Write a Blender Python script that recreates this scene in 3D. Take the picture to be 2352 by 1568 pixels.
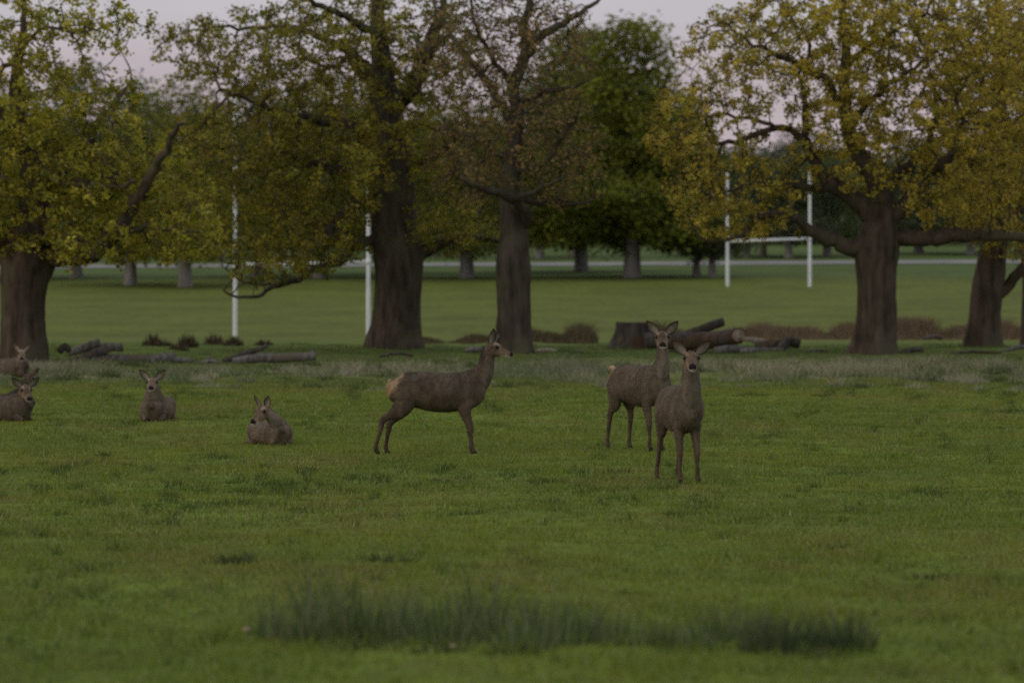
import bpy, bmesh, math, random
import numpy as np
from mathutils import Vector, Matrix, kdtree

for o in list(bpy.data.objects):
    bpy.data.objects.remove(o)
random.seed(7)
RNG = np.random.default_rng(11)
SC = bpy.context.scene
COL = SC.collection

# ------------------------------------------------------------------ camera
# measurements were taken on a 2352 x 1568 copy of the photograph
W, H, F, HY = 2352.0, 1568.0, 9000.0, 737.0
CXP = W / 2
cam = bpy.data.cameras.new('camera')
cam.sensor_width = 36.0
cam.lens = 36.0 * F / W
cam.shift_y = -(H / 2 - HY) / W
cam.clip_start = 0.5
cam.clip_end = 9000
cam.dof.use_dof = True
cam.dof.focus_distance = 48.5
cam.dof.aperture_fstop = 2.3
cam_o = bpy.data.objects.new('camera', cam)
cam_o.rotation_euler = (math.radians(90), 0, 0)
COL.objects.link(cam_o)
SC.camera = cam_o

# ------------------------------------------------------------------ sky, sun, exposure
SUN_EL, SUN_AZ = math.radians(9), math.radians(-112)   # azimuth from +Y (view direction), negative = left
world = bpy.data.worlds.new('World')
SC.world = world
world.use_nodes = True
nt = world.node_tree
nt.nodes.clear()
wo = nt.nodes.new('ShaderNodeOutputWorld')
bg = nt.nodes.new('ShaderNodeBackground')
sky = nt.nodes.new('ShaderNodeTexSky')
sky.sky_type = 'NISHITA'
sky.sun_disc = False
sky.sun_elevation = math.radians(3)
sky.sun_rotation = SUN_AZ
sky.dust_density = 3.0
tc = nt.nodes.new('ShaderNodeTexCoord')
sep = nt.nodes.new('ShaderNodeSeparateXYZ')
nt.links.new(tc.outputs['Generated'], sep.inputs[0])
ramp = nt.nodes.new('ShaderNodeValToRGB')            # thin evening cloud: pink low down, lavender grey higher, the same all round
cr = ramp.color_ramp
cr.elements[0].position = 0.0
cr.elements[0].color = (3.7, 3.05, 3.3, 1)
cr.elements[1].position = 1.0
cr.elements[1].color = (5.3, 5.5, 6.0, 1)
for pos_, c_ in ((.045, (3.7, 3.1, 3.35)), (.066, (3.75, 3.3, 3.6)), (.08, (4.0, 3.85, 4.2)), (.25, (4.1, 4.1, 4.5))):
    e = cr.elements.new(pos_); e.color = (*c_, 1)
nt.links.new(sep.outputs['Z'], ramp.inputs[0])
cn = nt.nodes.new('ShaderNodeTexNoise')
cn.inputs['Scale'].default_value = 5.0
cn.inputs['Detail'].default_value = 4.0
cmap = nt.nodes.new('ShaderNodeMapping')
cmap.inputs['Scale'].default_value = (1, 1, 9)
nt.links.new(tc.outputs['Generated'], cmap.inputs[0])
nt.links.new(cmap.outputs[0], cn.inputs['Vector'])
cm = nt.nodes.new('ShaderNodeMapRange')
cm.inputs['To Min'].default_value = 0.88
cm.inputs['To Max'].default_value = 1.12
nt.links.new(cn.outputs['Fac'], cm.inputs['Value'])
cmul = nt.nodes.new('ShaderNodeVectorMath'); cmul.operation = 'SCALE'
nt.links.new(ramp.outputs[0], cmul.inputs[0])
nt.links.new(cm.outputs[0], cmul.inputs['Scale'])
wmix = nt.nodes.new('ShaderNodeMixRGB')
wmix.inputs['Fac'].default_value = 0.88
nt.links.new(sky.outputs[0], wmix.inputs['Color1'])
nt.links.new(cmul.outputs[0], wmix.inputs['Color2'])
nt.links.new(wmix.outputs[0], bg.inputs['Color'])
bg.inputs['Strength'].default_value = 0.145
nt.links.new(bg.outputs[0], wo.inputs[0])

sun = bpy.data.lights.new('evening_sun', 'SUN')
sun.energy = 0.6
sun.angle = math.radians(28)
sun.color = (1.0, 0.82, 0.66)
sun_o = bpy.data.objects.new('evening_sun', sun)
sd = Vector((math.sin(SUN_AZ) * math.cos(SUN_EL), math.cos(SUN_AZ) * math.cos(SUN_EL), math.sin(SUN_EL)))
sun_o.rotation_euler = (-sd).to_track_quat('-Z', 'Y').to_euler()
COL.objects.link(sun_o)

SC.view_settings.view_transform = 'Standard'
SC.view_settings.look = 'None'
SC.view_settings.exposure = 0.0
SC.view_settings.gamma = 1.0
SC.view_settings.use_curve_mapping = False
SC.render.engine = 'CYCLES'
SC.cycles.use_denoising = False
SC.cycles.max_bounces = 8
SC.cycles.diffuse_bounces = 6
SC.cycles.transmission_bounces = 4
SC.cycles.volume_bounces = 0
SC.cycles.use_adaptive_sampling = False

# ------------------------------------------------------------------ helpers
def P(px, py, d):
    """pixel of the 2352 px copy + distance -> point"""
    return Vector(((px - CXP) / F * d, d, (HY - py) / F * d))

PROFILE = [(-60, -1.83), (30, -1.83), (46, -1.83), (54, -1.81), (57, -1.775), (65.7, -1.69), (78, -1.55), (86, -1.44), (94, -1.285),
           (102, -1.11), (112, -.86), (125, -.78), (140, -.72), (165, -.66), (200, .2), (232, 1.16), (265, 2.27), (285, 3.17),
           (310, 3.96), (327, 4.5), (334, 5.02), (360, 6.1), (400, 7.64), (450, 9.35), (600, 15.8), (700, 17.0), (1500, 17.5)]
_pd = np.arange(-60, 1501, 0.5)
_pz = np.interp(_pd, [p[0] for p in PROFILE], [p[1] for p in PROFILE])
_k = np.hanning(9); _k /= _k.sum()
_pz2 = np.convolve(np.pad(_pz, 4, mode='edge'), _k, mode='valid')

def hash2(ix, iy, seed):
    h = (ix.astype(np.int64) * 374761393 + iy.astype(np.int64) * 668265263 + seed * 1442695041) & 0x7fffffff
    h = ((h ^ (h >> 13)) * 1274126177) & 0x7fffffff
    return ((h ^ (h >> 16)) & 0xffff) / 65535.0

def vnoise(x, y, seed=0):
    x = np.asarray(x, float); y = np.asarray(y, float)
    ix = np.floor(x); iy = np.floor(y)
    fx = x - ix; fy = y - iy
    fx = fx * fx * (3 - 2 * fx); fy = fy * fy * (3 - 2 * fy)
    a = hash2(ix, iy, seed); b = hash2(ix + 1, iy, seed); c = hash2(ix, iy + 1, seed); d = hash2(ix + 1, iy + 1, seed)
    return (a * (1 - fx) + b * fx) * (1 - fy) + (c * (1 - fx) + d * fx) * fy

def fbm(x, y, seed=0, o=3):
    s = 0; t = 0; a = 1.0
    for i in range(o):
        s = s + a * vnoise(x * 2 ** i, y * 2 ** i, seed + i); t += a; a *= .55
    return s / t

def smooth(a, b, x):
    t = np.clip((np.asarray(x, float) - a) / (b - a), 0, 1)
    return t * t * (3 - 2 * t)

def ground_z(x, d):
    x = np.asarray(x, float); d = np.asarray(d, float)
    z = np.interp(d, _pd, _pz2)
    z = z + .0055 * x * smooth(190, 330, d)
    bump = (fbm(x / 2.6, d / 2.6, 3, 3) - .5) * .13 + (fbm(x / .7, d / .7, 9, 2) - .5) * .045
    bump = bump * (1 - smooth(120, 150, d)) * (1 + 1.3 * smooth(84, 92, d))
    return z + bump

def gz(x, d):
    return float(ground_z(np.array([x]), np.array([d]))[0])

def d_of_y(py):
    lo, hi = 15.0, 420.0
    for _ in range(50):
        m = (lo + hi) / 2
        y = HY - F * float(np.interp(m, _pd, _pz2)) / m
        if y > py: lo = m
        else: hi = m
    return (lo + hi) / 2

def G(px, d):
    """point on the ground under that pixel column"""
    x = (px - CXP) / F * d
    return Vector((x, d, gz(x, d)))

def link(o, parent=None):
    COL.objects.link(o)
    if parent is not None:
        o.parent = parent
    return o

def tag(o, label=None, cat=None, group=None, kind=None):
    if label: o['label'] = label
    if cat: o['category'] = cat
    if group: o['group'] = group
    if kind: o['kind'] = kind
    return o

def empty(name, loc, rz=0.0, scale=1.0):
    o = bpy.data.objects.new(name, None)
    o.location = loc
    o.rotation_euler = (0, 0, rz)
    o.scale = (scale,) * 3
    o.empty_display_size = .2
    return link(o)

def np_mesh(name, verts, faces, mat, col=None, smooth_shade=False):
    """faces: (n,3) or (n,4) int array, or list of such arrays; col: per-vertex rgb"""
    me = bpy.data.meshes.new(name)
    if not isinstance(faces, list):
        faces = [faces]
    faces = [np.asarray(f, np.int32) for f in faces if len(f)]
    verts = np.asarray(verts, np.float32)
    me.vertices.add(len(verts))
    me.vertices.foreach_set('co', verts.ravel())
    nl = sum(f.size for f in faces); npoly = sum(len(f) for f in faces)
    me.loops.add(nl)
    me.loops.foreach_set('vertex_index', np.concatenate([f.ravel() for f in faces]))
    me.polygons.add(npoly)
    sizes = np.concatenate([np.full(len(f), f.shape[1], np.int32) for f in faces])
    starts = np.concatenate([[0], np.cumsum(sizes)[:-1]]).astype(np.int32)
    me.polygons.foreach_set('loop_start', starts)
    me.polygons.foreach_set('loop_total', sizes)
    if smooth_shade:
        me.polygons.foreach_set('use_smooth', np.ones(npoly, bool))
    if col is not None:
        a = me.color_attributes.new('Col', 'FLOAT_COLOR', 'POINT')
        c = np.ones((len(verts), 4), np.float32); c[:, :3] = col
        a.data.foreach_set('color', c.ravel())
    me.update(calc_edges=True)
    me.materials.append(mat)
    return me

def mobj(name, me, parent=None):
    return link(bpy.data.objects.new(name, me), parent)

class TubeSet:
    """collects tubes / lofts as one mesh"""
    def __init__(self): self.v = []; self.f4 = []; self.f3 = []; self.n = 0
    def add(self, v, f4=None, f3=None):
        self.v.append(np.asarray(v, float))
        if f4 is not None and len(f4): self.f4.append(np.asarray(f4) + self.n)
        if f3 is not None and len(f3): self.f3.append(np.asarray(f3) + self.n)
        self.n += len(v)
    def mesh(self, name, mat, col=None, smooth_shade=True):
        fs = []
        if self.f4: fs.append(np.concatenate(self.f4))
        if self.f3: fs.append(np.concatenate(self.f3))
        return np_mesh(name, np.concatenate(self.v), fs, mat, col, smooth_shade)

def ring_faces(nr, ns):
    f = []
    i = np.arange(ns); j = (i + 1) % ns
    for r in range(nr - 1):
        f.append(np.stack([r * ns + i, r * ns + j, (r + 1) * ns + j, (r + 1) * ns + i], 1))
    return np.concatenate(f)

def frames(pts):
    pts = np.asarray(pts, float)
    t = np.gradient(pts, axis=0)
    t /= np.linalg.norm(t, axis=1)[:, None] + 1e-9
    ref = np.array([0.31, 0.93, 0.17]) if abs(t[0][1]) < .8 else np.array([1.0, 0, 0])
    us = []; u = ref
    for k in range(len(pts)):
        u = u - t[k] * np.dot(u, t[k])
        u /= np.linalg.norm(u) + 1e-9
        us.append(u)
    us = np.array(us)
    return t, us, np.cross(t, us)

def resample(pts, step):
    """Catmull-Rom through rows (x,y,z,r...) at about the given step"""
    pts = np.asarray(pts, float)
    out = []
    n = len(pts)
    for i in range(n - 1):
        p0 = pts[max(i - 1, 0)]; p1 = pts[i]; p2 = pts[i + 1]; p3 = pts[min(i + 2, n - 1)]
        L = np.linalg.norm(p2[:3] - p1[:3])
        k = max(1, int(round(L / step)))
        for s in range(k):
            t = s / k
            out.append(.5 * ((2 * p1) + (-p0 + p2) * t + (2 * p0 - 5 * p1 + 4 * p2 - p3) * t * t + (-p0 + 3 * p1 - 3 * p2 + p3) * t ** 3))
    out.append(pts[-1])
    return np.array(out)

def tube(ts, rows, ns=8, rough=0.0, seed=0, cap=True, ridges=0.0):
    """rows (x,y,z,r)"""
    rows = np.asarray(rows, float)
    t, u, w = frames(rows[:, :3])
    a = np.arange(ns) / ns * 2 * np.pi
    r = rows[:, 3][:, None] * np.ones(ns)[None]
    if rough or ridges:
        rg = np.random.default_rng(seed)
        arc = np.concatenate([[0], np.cumsum(np.linalg.norm(np.diff(rows[:, :3], axis=0), axis=1))])
        ang = np.cos(a)[None] * 1.7 + 0 * arc[:, None]
        yy = np.sin(a)[None] * 1.7 + arc[:, None] * 1.3
        nse = fbm(ang + seed * 3.7, yy + seed, seed, 3) - .5
        r = r * (1 + rough * 2 * nse)
        if ridges:
            ph = np.cumsum(rg.normal(0, .12, len(rows)))[:, None]
            r = r * (1 + ridges * (np.abs(np.sin(a * (ns // 5) + ph + 2.5 * nse)) - .5))
    ring = rows[:, None, :3] + r[:, :, None] * (np.cos(a)[None, :, None] * u[:, None] + np.sin(a)[None, :, None] * w[:, None])
    v = ring.reshape(-1, 3)
    f4 = ring_faces(len(rows), ns)
    f3 = None
    if cap:
        n0 = len(v)
        v = np.vstack([v, rows[0, :3], rows[-1, :3]])
        i = np.arange(ns); j = (i + 1) % ns
        b = (len(rows) - 1) * ns
        f3 = np.concatenate([np.stack([np.full(ns, n0), j, i], 1), np.stack([np.full(ns, n0 + 1), b + i, b + j], 1)])
    ts.add(v, f4, f3)

# ------------------------------------------------------------------ materials
def new_mat(name):
    m = bpy.data.materials.new(name); m.use_nodes = True
    n = m.node_tree; n.nodes.clear()
    out = n.nodes.new('ShaderNodeOutputMaterial')
    return m, n, out

def noise_node(n, scale, detail=4, vec=None, stretch=None, coord='Object'):
    t = n.nodes.new('ShaderNodeTexNoise')
    t.inputs['Scale'].default_value = scale
    t.inputs['Detail'].default_value = detail
    c = n.nodes.new('ShaderNodeTexCoord')
    if stretch:
        mp = n.nodes.new('ShaderNodeMapping'); mp.inputs['Scale'].default_value = stretch
        n.links.new(c.outputs[coord], mp.inputs[0]); n.links.new(mp.outputs[0], t.inputs['Vector'])
    else:
        n.links.new(c.outputs[coord], t.inputs['Vector'])
    return t

def ramp_node(n, src, stops):
    r = n.nodes.new('ShaderNodeValToRGB')
    el = r.color_ramp.elements
    el[0].position, el[0].color = stops[0][0], (*stops[0][1], 1)
    el[1].position, el[1].color = stops[-1][0], (*stops[-1][1], 1)
    for p, c in stops[1:-1]:
        k = el.new(p); k.color = (*c, 1)
    n.links.new(src, r.inputs[0])
    return r

def bark_mat(name, dark, light, moss=None, scale=6.0, bump=.6):
    m, n, out = new_mat(name)
    b = n.nodes.new('ShaderNodeBsdfPrincipled')
    b.inputs['Roughness'].default_value = .95
    b.inputs['Specular IOR Level'].default_value = .15
    a = noise_node(n, scale, 6, stretch=(1, 1, .22))
    r = ramp_node(n, a.outputs['Fac'], [(.3, dark), (.52, tuple((x + y) / 2 for x, y in zip(dark, light))), (.72, light)])
    src = r.outputs[0]
    if moss:
        a2 = noise_node(n, 1.1, 3)
        r2 = ramp_node(n, a2.outputs['Fac'], [(.5, (0, 0, 0)), (.68, (1, 1, 1))])
        mx = n.nodes.new('ShaderNodeMixRGB')
        n.links.new(r2.outputs[0], mx.inputs['Fac']); n.links.new(src, mx.inputs['Color1'])
        mx.inputs['Color2'].default_value = (*moss, 1)
        src = mx.outputs[0]
    n.links.new(src, b.inputs['Base Color'])
    bp = n.nodes.new('ShaderNodeBump'); bp.inputs['Strength'].default_value = bump; bp.inputs['Distance'].default_value = .06
    n.links.new(a.outputs['Fac'], bp.inputs['Height']); n.links.new(bp.outputs[0], b.inputs['Normal'])
    n.links.new(b.outputs[0], out.inputs[0])
    return m

def attr_mat(name, rough=.8, translucent=0.0, spec=.2, noise=None, bump=0.0):
    m, n, out = new_mat(name)
    at = n.nodes.new('ShaderNodeAttribute'); at.attribute_name = 'Col'
    src = at.outputs['Color']
    b = n.nodes.new('ShaderNodeBsdfPrincipled')
    b.inputs['Roughness'].default_value = rough
    b.inputs['Specular IOR Level'].default_value = spec
    if noise:
        sc, lo, hi, st = noise
        t = noise_node(n, sc, 5, stretch=st)
        mr = n.nodes.new('ShaderNodeMapRange')
        mr.inputs['From Min'].default_value = .3; mr.inputs['From Max'].default_value = .7
        mr.inputs['To Min'].default_value = lo; mr.inputs['To Max'].default_value = hi
        n.links.new(t.outputs['Fac'], mr.inputs['Value'])
        vm = n.nodes.new('ShaderNodeVectorMath'); vm.operation = 'SCALE'
        n.links.new(src, vm.inputs[0]); n.links.new(mr.outputs[0], vm.inputs['Scale'])
        src = vm.outputs[0]
        if bump:
            bp = n.nodes.new('ShaderNodeBump'); bp.inputs['Strength'].default_value = bump; bp.inputs['Distance'].default_value = .02
            n.links.new(t.outputs['Fac'], bp.inputs['Height']); n.links.new(bp.outputs[0], b.inputs['Normal'])
    n.links.new(src, b.inputs['Base Color'])
    if translucent:
        tr = n.nodes.new('ShaderNodeBsdfTranslucent')
        n.links.new(src, tr.inputs['Color'])
        mx = n.nodes.new('ShaderNodeMixShader'); mx.inputs[0].default_value = translucent
        n.links.new(b.outputs[0], mx.inputs[1]); n.links.new(tr.outputs[0], mx.inputs[2])
        n.links.new(mx.outputs[0], out.inputs[0])
    else:
        n.links.new(b.outputs[0], out.inputs[0])
    return m

M_BARK = bark_mat('oak_bark', (.035, .029, .022), (.115, .092, .068), moss=(.10, .095, .055))
M_BARK_WARM = bark_mat('oak_bark_warm', (.036, .028, .02), (.125, .096, .068), moss=(.09, .08, .05))
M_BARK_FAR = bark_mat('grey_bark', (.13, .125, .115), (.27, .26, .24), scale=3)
M_DEAD = bark_mat('dead_wood', (.06, .056, .05), (.22, .21, .195), moss=(.13, .11, .085), scale=9)
M_DEADDARK = bark_mat('dark_dead_wood', (.04, .035, .03), (.12, .105, .09), moss=(.11, .07, .04), scale=7)
M_CUT = bark_mat('cut_wood', (.22, .17, .12), (.42, .36, .29), scale=12, bump=.2)
M_LEAF = attr_mat('oak_leaf', .55, .45, .3)
M_GRASS = attr_mat('grass_blade', .6, .25, .25)
M_RUSH = attr_mat('rush_blade', .6, .15, .25)
M_COAT = attr_mat('deer_coat', .85, 0, .12, noise=(9, .55, 1.4, (1, 1, .55)), bump=.5)
M_HAIR = attr_mat('deer_hair', .85, 0.1, .12)
M_EAR = attr_mat('deer_ear', .85, .15, .1)

def eye_mat():
    m, n, out = new_mat('dark_eye')
    b = n.nodes.new('ShaderNodeBsdfPrincipled')
    t = noise_node(n, 30, 2)
    r = ramp_node(n, t.outputs['Fac'], [(.3, (.006, .004, .003)), (.7, (.016, .010, .006))])
    n.links.new(r.outputs[0], b.inputs['Base Color'])
    b.inputs['Roughness'].default_value = .12
    n.links.new(b.outputs[0], out.inputs[0])
    return m
M_EYE = eye_mat()

def paint_mat():
    m, n, out = new_mat('white_post_paint')
    b = n.nodes.new('ShaderNodeBsdfPrincipled')
    t = noise_node(n, 2.2, 5, stretch=(1, 1, .3))
    r = ramp_node(n, t.outputs['Fac'], [(.25, (.60, .66, .68)), (.75, (.80, .84, .86))])
    n.links.new(r.outputs[0], b.inputs['Base Color'])
    b.inputs['Roughness'].default_value = .45
    n.links.new(b.outputs[0], out.inputs[0])
    return m
M_PAINT = paint_mat()

def road_mat():
    m, n, out = new_mat('pale_road')
    b = n.nodes.new('ShaderNodeBsdfPrincipled')
    t = noise_node(n, .35, 5)
    r = ramp_node(n, t.outputs['Fac'], [(.3, (.19, .18, .165)), (.7, (.27, .26, .24))])
    n.links.new(r.outputs[0], b.inputs['Base Color'])
    b.inputs['Roughness'].default_value = .9
    n.links.new(b.outputs[0], out.inputs[0])
    return m
M_ROAD = road_mat()

def ground_mat():
    m, n, out = new_mat('park_turf')
    b = n.nodes.new('ShaderNodeBsdfPrincipled')
    b.inputs['Roughness'].default_value = .95
    b.inputs['Specular IOR Level'].default_value = .1
    at = n.nodes.new('ShaderNodeAttribute'); at.attribute_name = 'Col'
    src = at.outputs['Color']
    for sc, lo, hi, st in ((.22, .80, 1.2, (1, .45, 1)), (2.6, .72, 1.25, (1, .6, 1)), (22, .7, 1.3, (1, .35, 1))):
        t = noise_node(n, sc, 6, stretch=st)
        mr = n.nodes.new('ShaderNodeMapRange')
        mr.inputs['From Min'].default_value = .28; mr.inputs['From Max'].default_value = .72
        mr.inputs['To Min'].default_value = lo; mr.inputs['To Max'].default_value = hi
        n.links.new(t.outputs['Fac'], mr.inputs['Value'])
        vm = n.nodes.new('ShaderNodeVectorMath'); vm.operation = 'SCALE'
        n.links.new(src, vm.inputs[0]); n.links.new(mr.outputs[0], vm.inputs['Scale'])
        src = vm.outputs[0]
    t2 = noise_node(n, .9, 4)
    r2 = ramp_node(n, t2.outputs['Fac'], [(.52, (0, 0, 0)), (.75, (.45, .45, .45))])
    mx = n.nodes.new('ShaderNodeMixRGB'); mx.inputs['Color2'].default_value = (.15, .14, .03, 1)
    n.links.new(r2.outputs[0], mx.inputs['Fac']); n.links.new(src, mx.inputs['Color1'])
    n.links.new(mx.outputs[0], b.inputs['Base Color'])
    bp = n.nodes.new('ShaderNodeBump'); bp.inputs['Strength'].default_value = .5; bp.inputs['Distance'].default_value = .05
    n.links.new(t.outputs['Fac'], bp.inputs['Height']); n.links.new(bp.outputs[0], b.inputs['Normal'])
    n.links.new(b.outputs[0], out.inputs[0])
    return m
M_GROUND = ground_mat()

# ------------------------------------------------------------------ ground, road
C_NEAR = np.array((.115, .16, .018)); C_ROUGH = np.array((.115, .135, .035)); C_PITCH = np.array((.115, .138, .024)); C_FAR = np.array((.085, .125, .032))
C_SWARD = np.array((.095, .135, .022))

def build_ground():
    ds = np.concatenate([np.arange(-60, 15, 3.0), np.arange(15, 130, .28), np.arange(130, 345, 1.2), 345 * (1.035 ** np.arange(43))])
    ds = ds[ds < 1500]
    u = np.linspace(-1, 1, 221)
    prof = .3 * u + .7 * u ** 3
    X = prof[None] * (.30 * np.abs(ds)[:, None] + 38)
    D = np.repeat(ds[:, None], len(u), 1)
    Z = ground_z(X, D)
    n = fbm(X / 9, D / 9, 21, 3) - .5
    dd = D + n * 4
    c = C_NEAR[None, None] * np.ones(X.shape + (1,))
    def mix(c, t, k): return c * (1 - k[..., None]) + t * k[..., None]
    c = mix(c, C_ROUGH, smooth(82, 90, dd))
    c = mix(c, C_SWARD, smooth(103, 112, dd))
    c = mix(c, C_PITCH, smooth(124, 150, dd))
    c = mix(c, C_FAR, smooth(272, 290, dd))
    nr, nc = X.shape
    v = np.stack([X, D, Z], -1).reshape(-1, 3)
    i = np.arange(nr - 1)[:, None] * nc + np.arange(nc - 1)[None]
    f = np.stack([i, i + 1, i + 1 + nc, i + nc], -1).reshape(-1, 4)
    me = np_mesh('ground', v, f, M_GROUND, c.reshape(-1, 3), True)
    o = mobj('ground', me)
    tag(o, 'green parkland turf rising gently to a mown pitch', 'ground', kind='structure')

def build_road():
    xs = np.arange(-75, 75.1, 1.5)
    rows = []
    ds = [328.0, 329.2, 330.4, 331.6, 332.8]
    for d in ds:
        wv = (fbm(xs / 7, xs * 0 + d, 4, 2) - .5) * (1.2 if d in (ds[0], ds[-1]) else 0)
        rows.append(np.stack([xs, d + wv, ground_z(xs, d + wv) + .05], 1))
    v = np.concatenate(rows)
    nc = len(xs)
    i = np.arange(len(ds) - 1)[:, None] * nc + np.arange(nc - 1)[None]
    f = np.stack([i, i + 1, i + 1 + nc, i + nc], -1).reshape(-1, 4)
    o = mobj('road', np_mesh('road', v, f, M_ROAD, None, True))
    tag(o, 'pale narrow park road crossing beyond the pitch', 'road', kind='structure')

# ------------------------------------------------------------------ grass
def blades(x, d, h, w, lean, col, rng, z0=None):
    """one triangle per blade"""
    n = len(x)
    a = rng.uniform(0, 2 * np.pi, n)
    # width axis mostly across the view so that blades show
    wa = rng.normal(0, .7, n)
    wx, wy = np.cos(wa) * w * .5, np.sin(wa) * w * .5
    z = ground_z(x, d) - .012 if z0 is None else z0
    lx, ly = np.cos(a) * lean * h, np.sin(a) * lean * h
    v = np.empty((n, 3, 3), np.float32)
    v[:, 0] = np.stack([x - wx, d - wy, z], 1)
    v[:, 1] = np.stack([x + wx, d + wy, z], 1)
    v[:, 2] = np.stack([x + lx, d + ly, z + h], 1)
    c = np.repeat(col[:, None, :], 3, 1)
    return v.reshape(-1, 3), np.arange(3 * n).reshape(-1, 3), c.reshape(-1, 3)

def wedge(n, d0, d1, rng, k=.142, pad=1.2):
    d = np.sqrt(rng.uniform(d0 * d0, d1 * d1, n))
    x = rng.uniform(-1, 1, n) * (k * d + pad)
    return x, d

def build_grass():
    rng = np.random.default_rng(5)
    for d0, d1, n, w0, h0 in ((18.5, 34, 150000, .008, .05), (34, 60, 270000, .010, .05), (60, 90, 250000, .015, .052)):
        x, d = wedge(n, d0, d1, rng)
        big = fbm(x / 3.1, d / 3.1, 31, 3); sm = fbm(x / .55, d / .9, 37, 3); tuft = fbm(x / .28, d / .28, 43, 2)
        h = h0 * (.45 + 1.2 * sm ** 1.5 + .9 * np.clip(tuft - .62, 0, 1) * 4) * rng.uniform(.6, 1.35, n)
        base = np.array((.135, .19, .021)); dry = np.array((.34, .31, .15)); deep = np.array((.045, .085, .012)); lime = np.array((.195, .225, .026)); tan = np.array((.20, .19, .035))
        c = base[None] * np.ones((n, 1))
        k = np.clip((big - .42) * 2.6, 0, 1)[:, None]; c = c * (1 - k) + lime * k
        pt = fbm(x / 1.3, d / 4.5, 83, 3)
        k = np.clip((pt - .52) * 3.5, 0, .7)[:, None]; c = c * (1 - k) + tan * k
        fs_ = d / 45.0
        hol = fbm(x / (.26 * fs_) + 9, d / (1.5 * fs_ * fs_), 87, 3) * .75 + .25 * fbm(x / 5, d / 9, 89, 2)
        k = np.clip((hol - .60) * 7, 0, .75)[:, None]; c = c * (1 - k) + deep * k
        k2 = np.clip((.40 - hol) * 6, 0, .5)[:, None]; c = c * (1 - k2) + lime * 1.15 * k2
        h = h * (1 + .5 * k[:, 0])
        k = ((rng.random(n) < .13 + .3 * np.clip(pt - .5, 0, 1)) * rng.uniform(.3, 1, n))[:, None]; c = c * (1 - k) + dry * k
        c = c * rng.uniform(.72, 1.3, n)[:, None]
        v, f, cc = blades(x, d, h, w0 * rng.uniform(.7, 1.4, n), rng.uniform(.1, 1.1, n), c, rng)
        o = mobj('grass', np_mesh('grass', v, f, M_GRASS, cc))
        tag(o, ['short green grass in the foreground around the rushes', 'short green grass where the deer stand', 'short green grass around and behind the lying deer'][(d0 > 20) + (d0 > 50)], 'grass', kind='stuff')
    # long pale tussocky grass in the band before the trees
    n = 330000
    x, d = wedge(n, 84, 124, rng, pad=2)
    den = .6 * fbm(x / 1.5, d / 2.6, 51, 2) + .4 * fbm(x / .5, d / 1.0, 53, 2)
    band = smooth(83, 93, d + (fbm(x / 2.2, d / 30, 93, 3) - .5) * 14) * (1 - smooth(97, 101, d))
    k = np.clip((den - .47) * 6, 0, 1) * (.25 + .75 * band)
    keep = rng.random(n) < (.16 + .84 * k) * (.35 + .65 * np.maximum(band, smooth(93, 97, d)))
    x, d, den, k, band = x[keep], d[keep], den[keep], k[keep], band[keep]; n = len(x)
    h = (.05 + .27 * k) * rng.uniform(.4, 1.25, n)
    pale = np.array((.34, .32, .20)); grey = np.array((.21, .22, .13)); grn = np.array((.10, .15, .03))
    t = np.clip(k * 1.1 + rng.normal(0, .3, n), 0, 1)[:, None] * (.35 + .65 * band)[:, None]
    patch = np.clip((fbm(x / 3.5, d / 5, 57, 2) - .35) * 3, 0, 1)[:, None]
    c = grn * (1 - t) + (pale * patch + grey * (1 - patch)) * t
    c = c * rng.uniform(.7, 1.3, n)[:, None]
    v, f, cc = blades(x, d, h, .022 * rng.uniform(.6, 1.5, n), rng.uniform(.2, 1.4, n), c, rng)
    o = mobj('long_grass', np_mesh('long_grass', v, f, M_GRASS, cc))
    tag(o, 'long pale tussocky grass in the band before the oaks', 'grass', kind='stuff')
    nt_ = 1500
    tx, td = wedge(nt_, 82, 102, rng, pad=1)
    tk = fbm(tx / 4, td / 5, 91, 2)
    keep = rng.random(nt_) < np.clip((tk - .25) * 2.4, .15, 1) * (1 - .75 * smooth(98, 102, td)) * (.12 + .88 * smooth(84, 93, td + (fbm(tx / 2.2, td / 30, 93, 3) - .5) * 14))
    tx, td = tx[keep], td[keep]; nt_ = len(tx)
    per = 130
    th = rng.uniform(.05, .31, nt_); trd = rng.uniform(.12, .42, nt_)
    pal = np.array([(.36, .34, .22), (.27, .27, .16), (.19, .21, .105), (.10, .145, .035), (.13, .17, .05), (.075, .11, .03)])
    tc = pal[rng.choice(len(pal), nt_, p=[.26, .2, .16, .14, .1, .14])]
    r = np.sqrt(rng.random((nt_, per))); a = rng.uniform(0, 6.283, (nt_, per))
    bx = (tx[:, None] + r * np.cos(a) * trd[:, None]).ravel(); bd = (td[:, None] + r * np.sin(a) * trd[:, None]).ravel()
    bh = (th[:, None] * (1 - .6 * r ** 2) * rng.uniform(.4, 1.2, (nt_, per))).ravel()
    bc = np.repeat(tc[:, None], per, 1).reshape(-1, 3) * rng.uniform(.6, 1.35, nt_ * per)[:, None]
    v, f, cc = blades(bx, bd, bh, .018 * rng.uniform(.6, 1.5, nt_ * per), rng.uniform(.2, 1.2, nt_ * per), bc, rng)
    o = mobj('grass_tussocks', np_mesh('grass_tussocks', v, f, M_GRASS, cc))
    tag(o, 'straw and grey green tussocks dotted through the rough grass band', 'grass', kind='stuff')
    # brown bracken along the near edge of the pitch
    n = 110000
    px = rng.uniform(950, 2480, n)
    right = smooth(1630, 1700, px)
    dc = 134 + 16 * right
    d = dc + rng.normal(0, 1.6, n)
    x = (px - CXP) / F * d
    den = fbm(x / 1.1, x * 0 + 3, 61, 3)
    amp = np.where(px < 960, .16, np.where(px < 1160, .30, .62)) * (1 - right) + .78 * right
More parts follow.
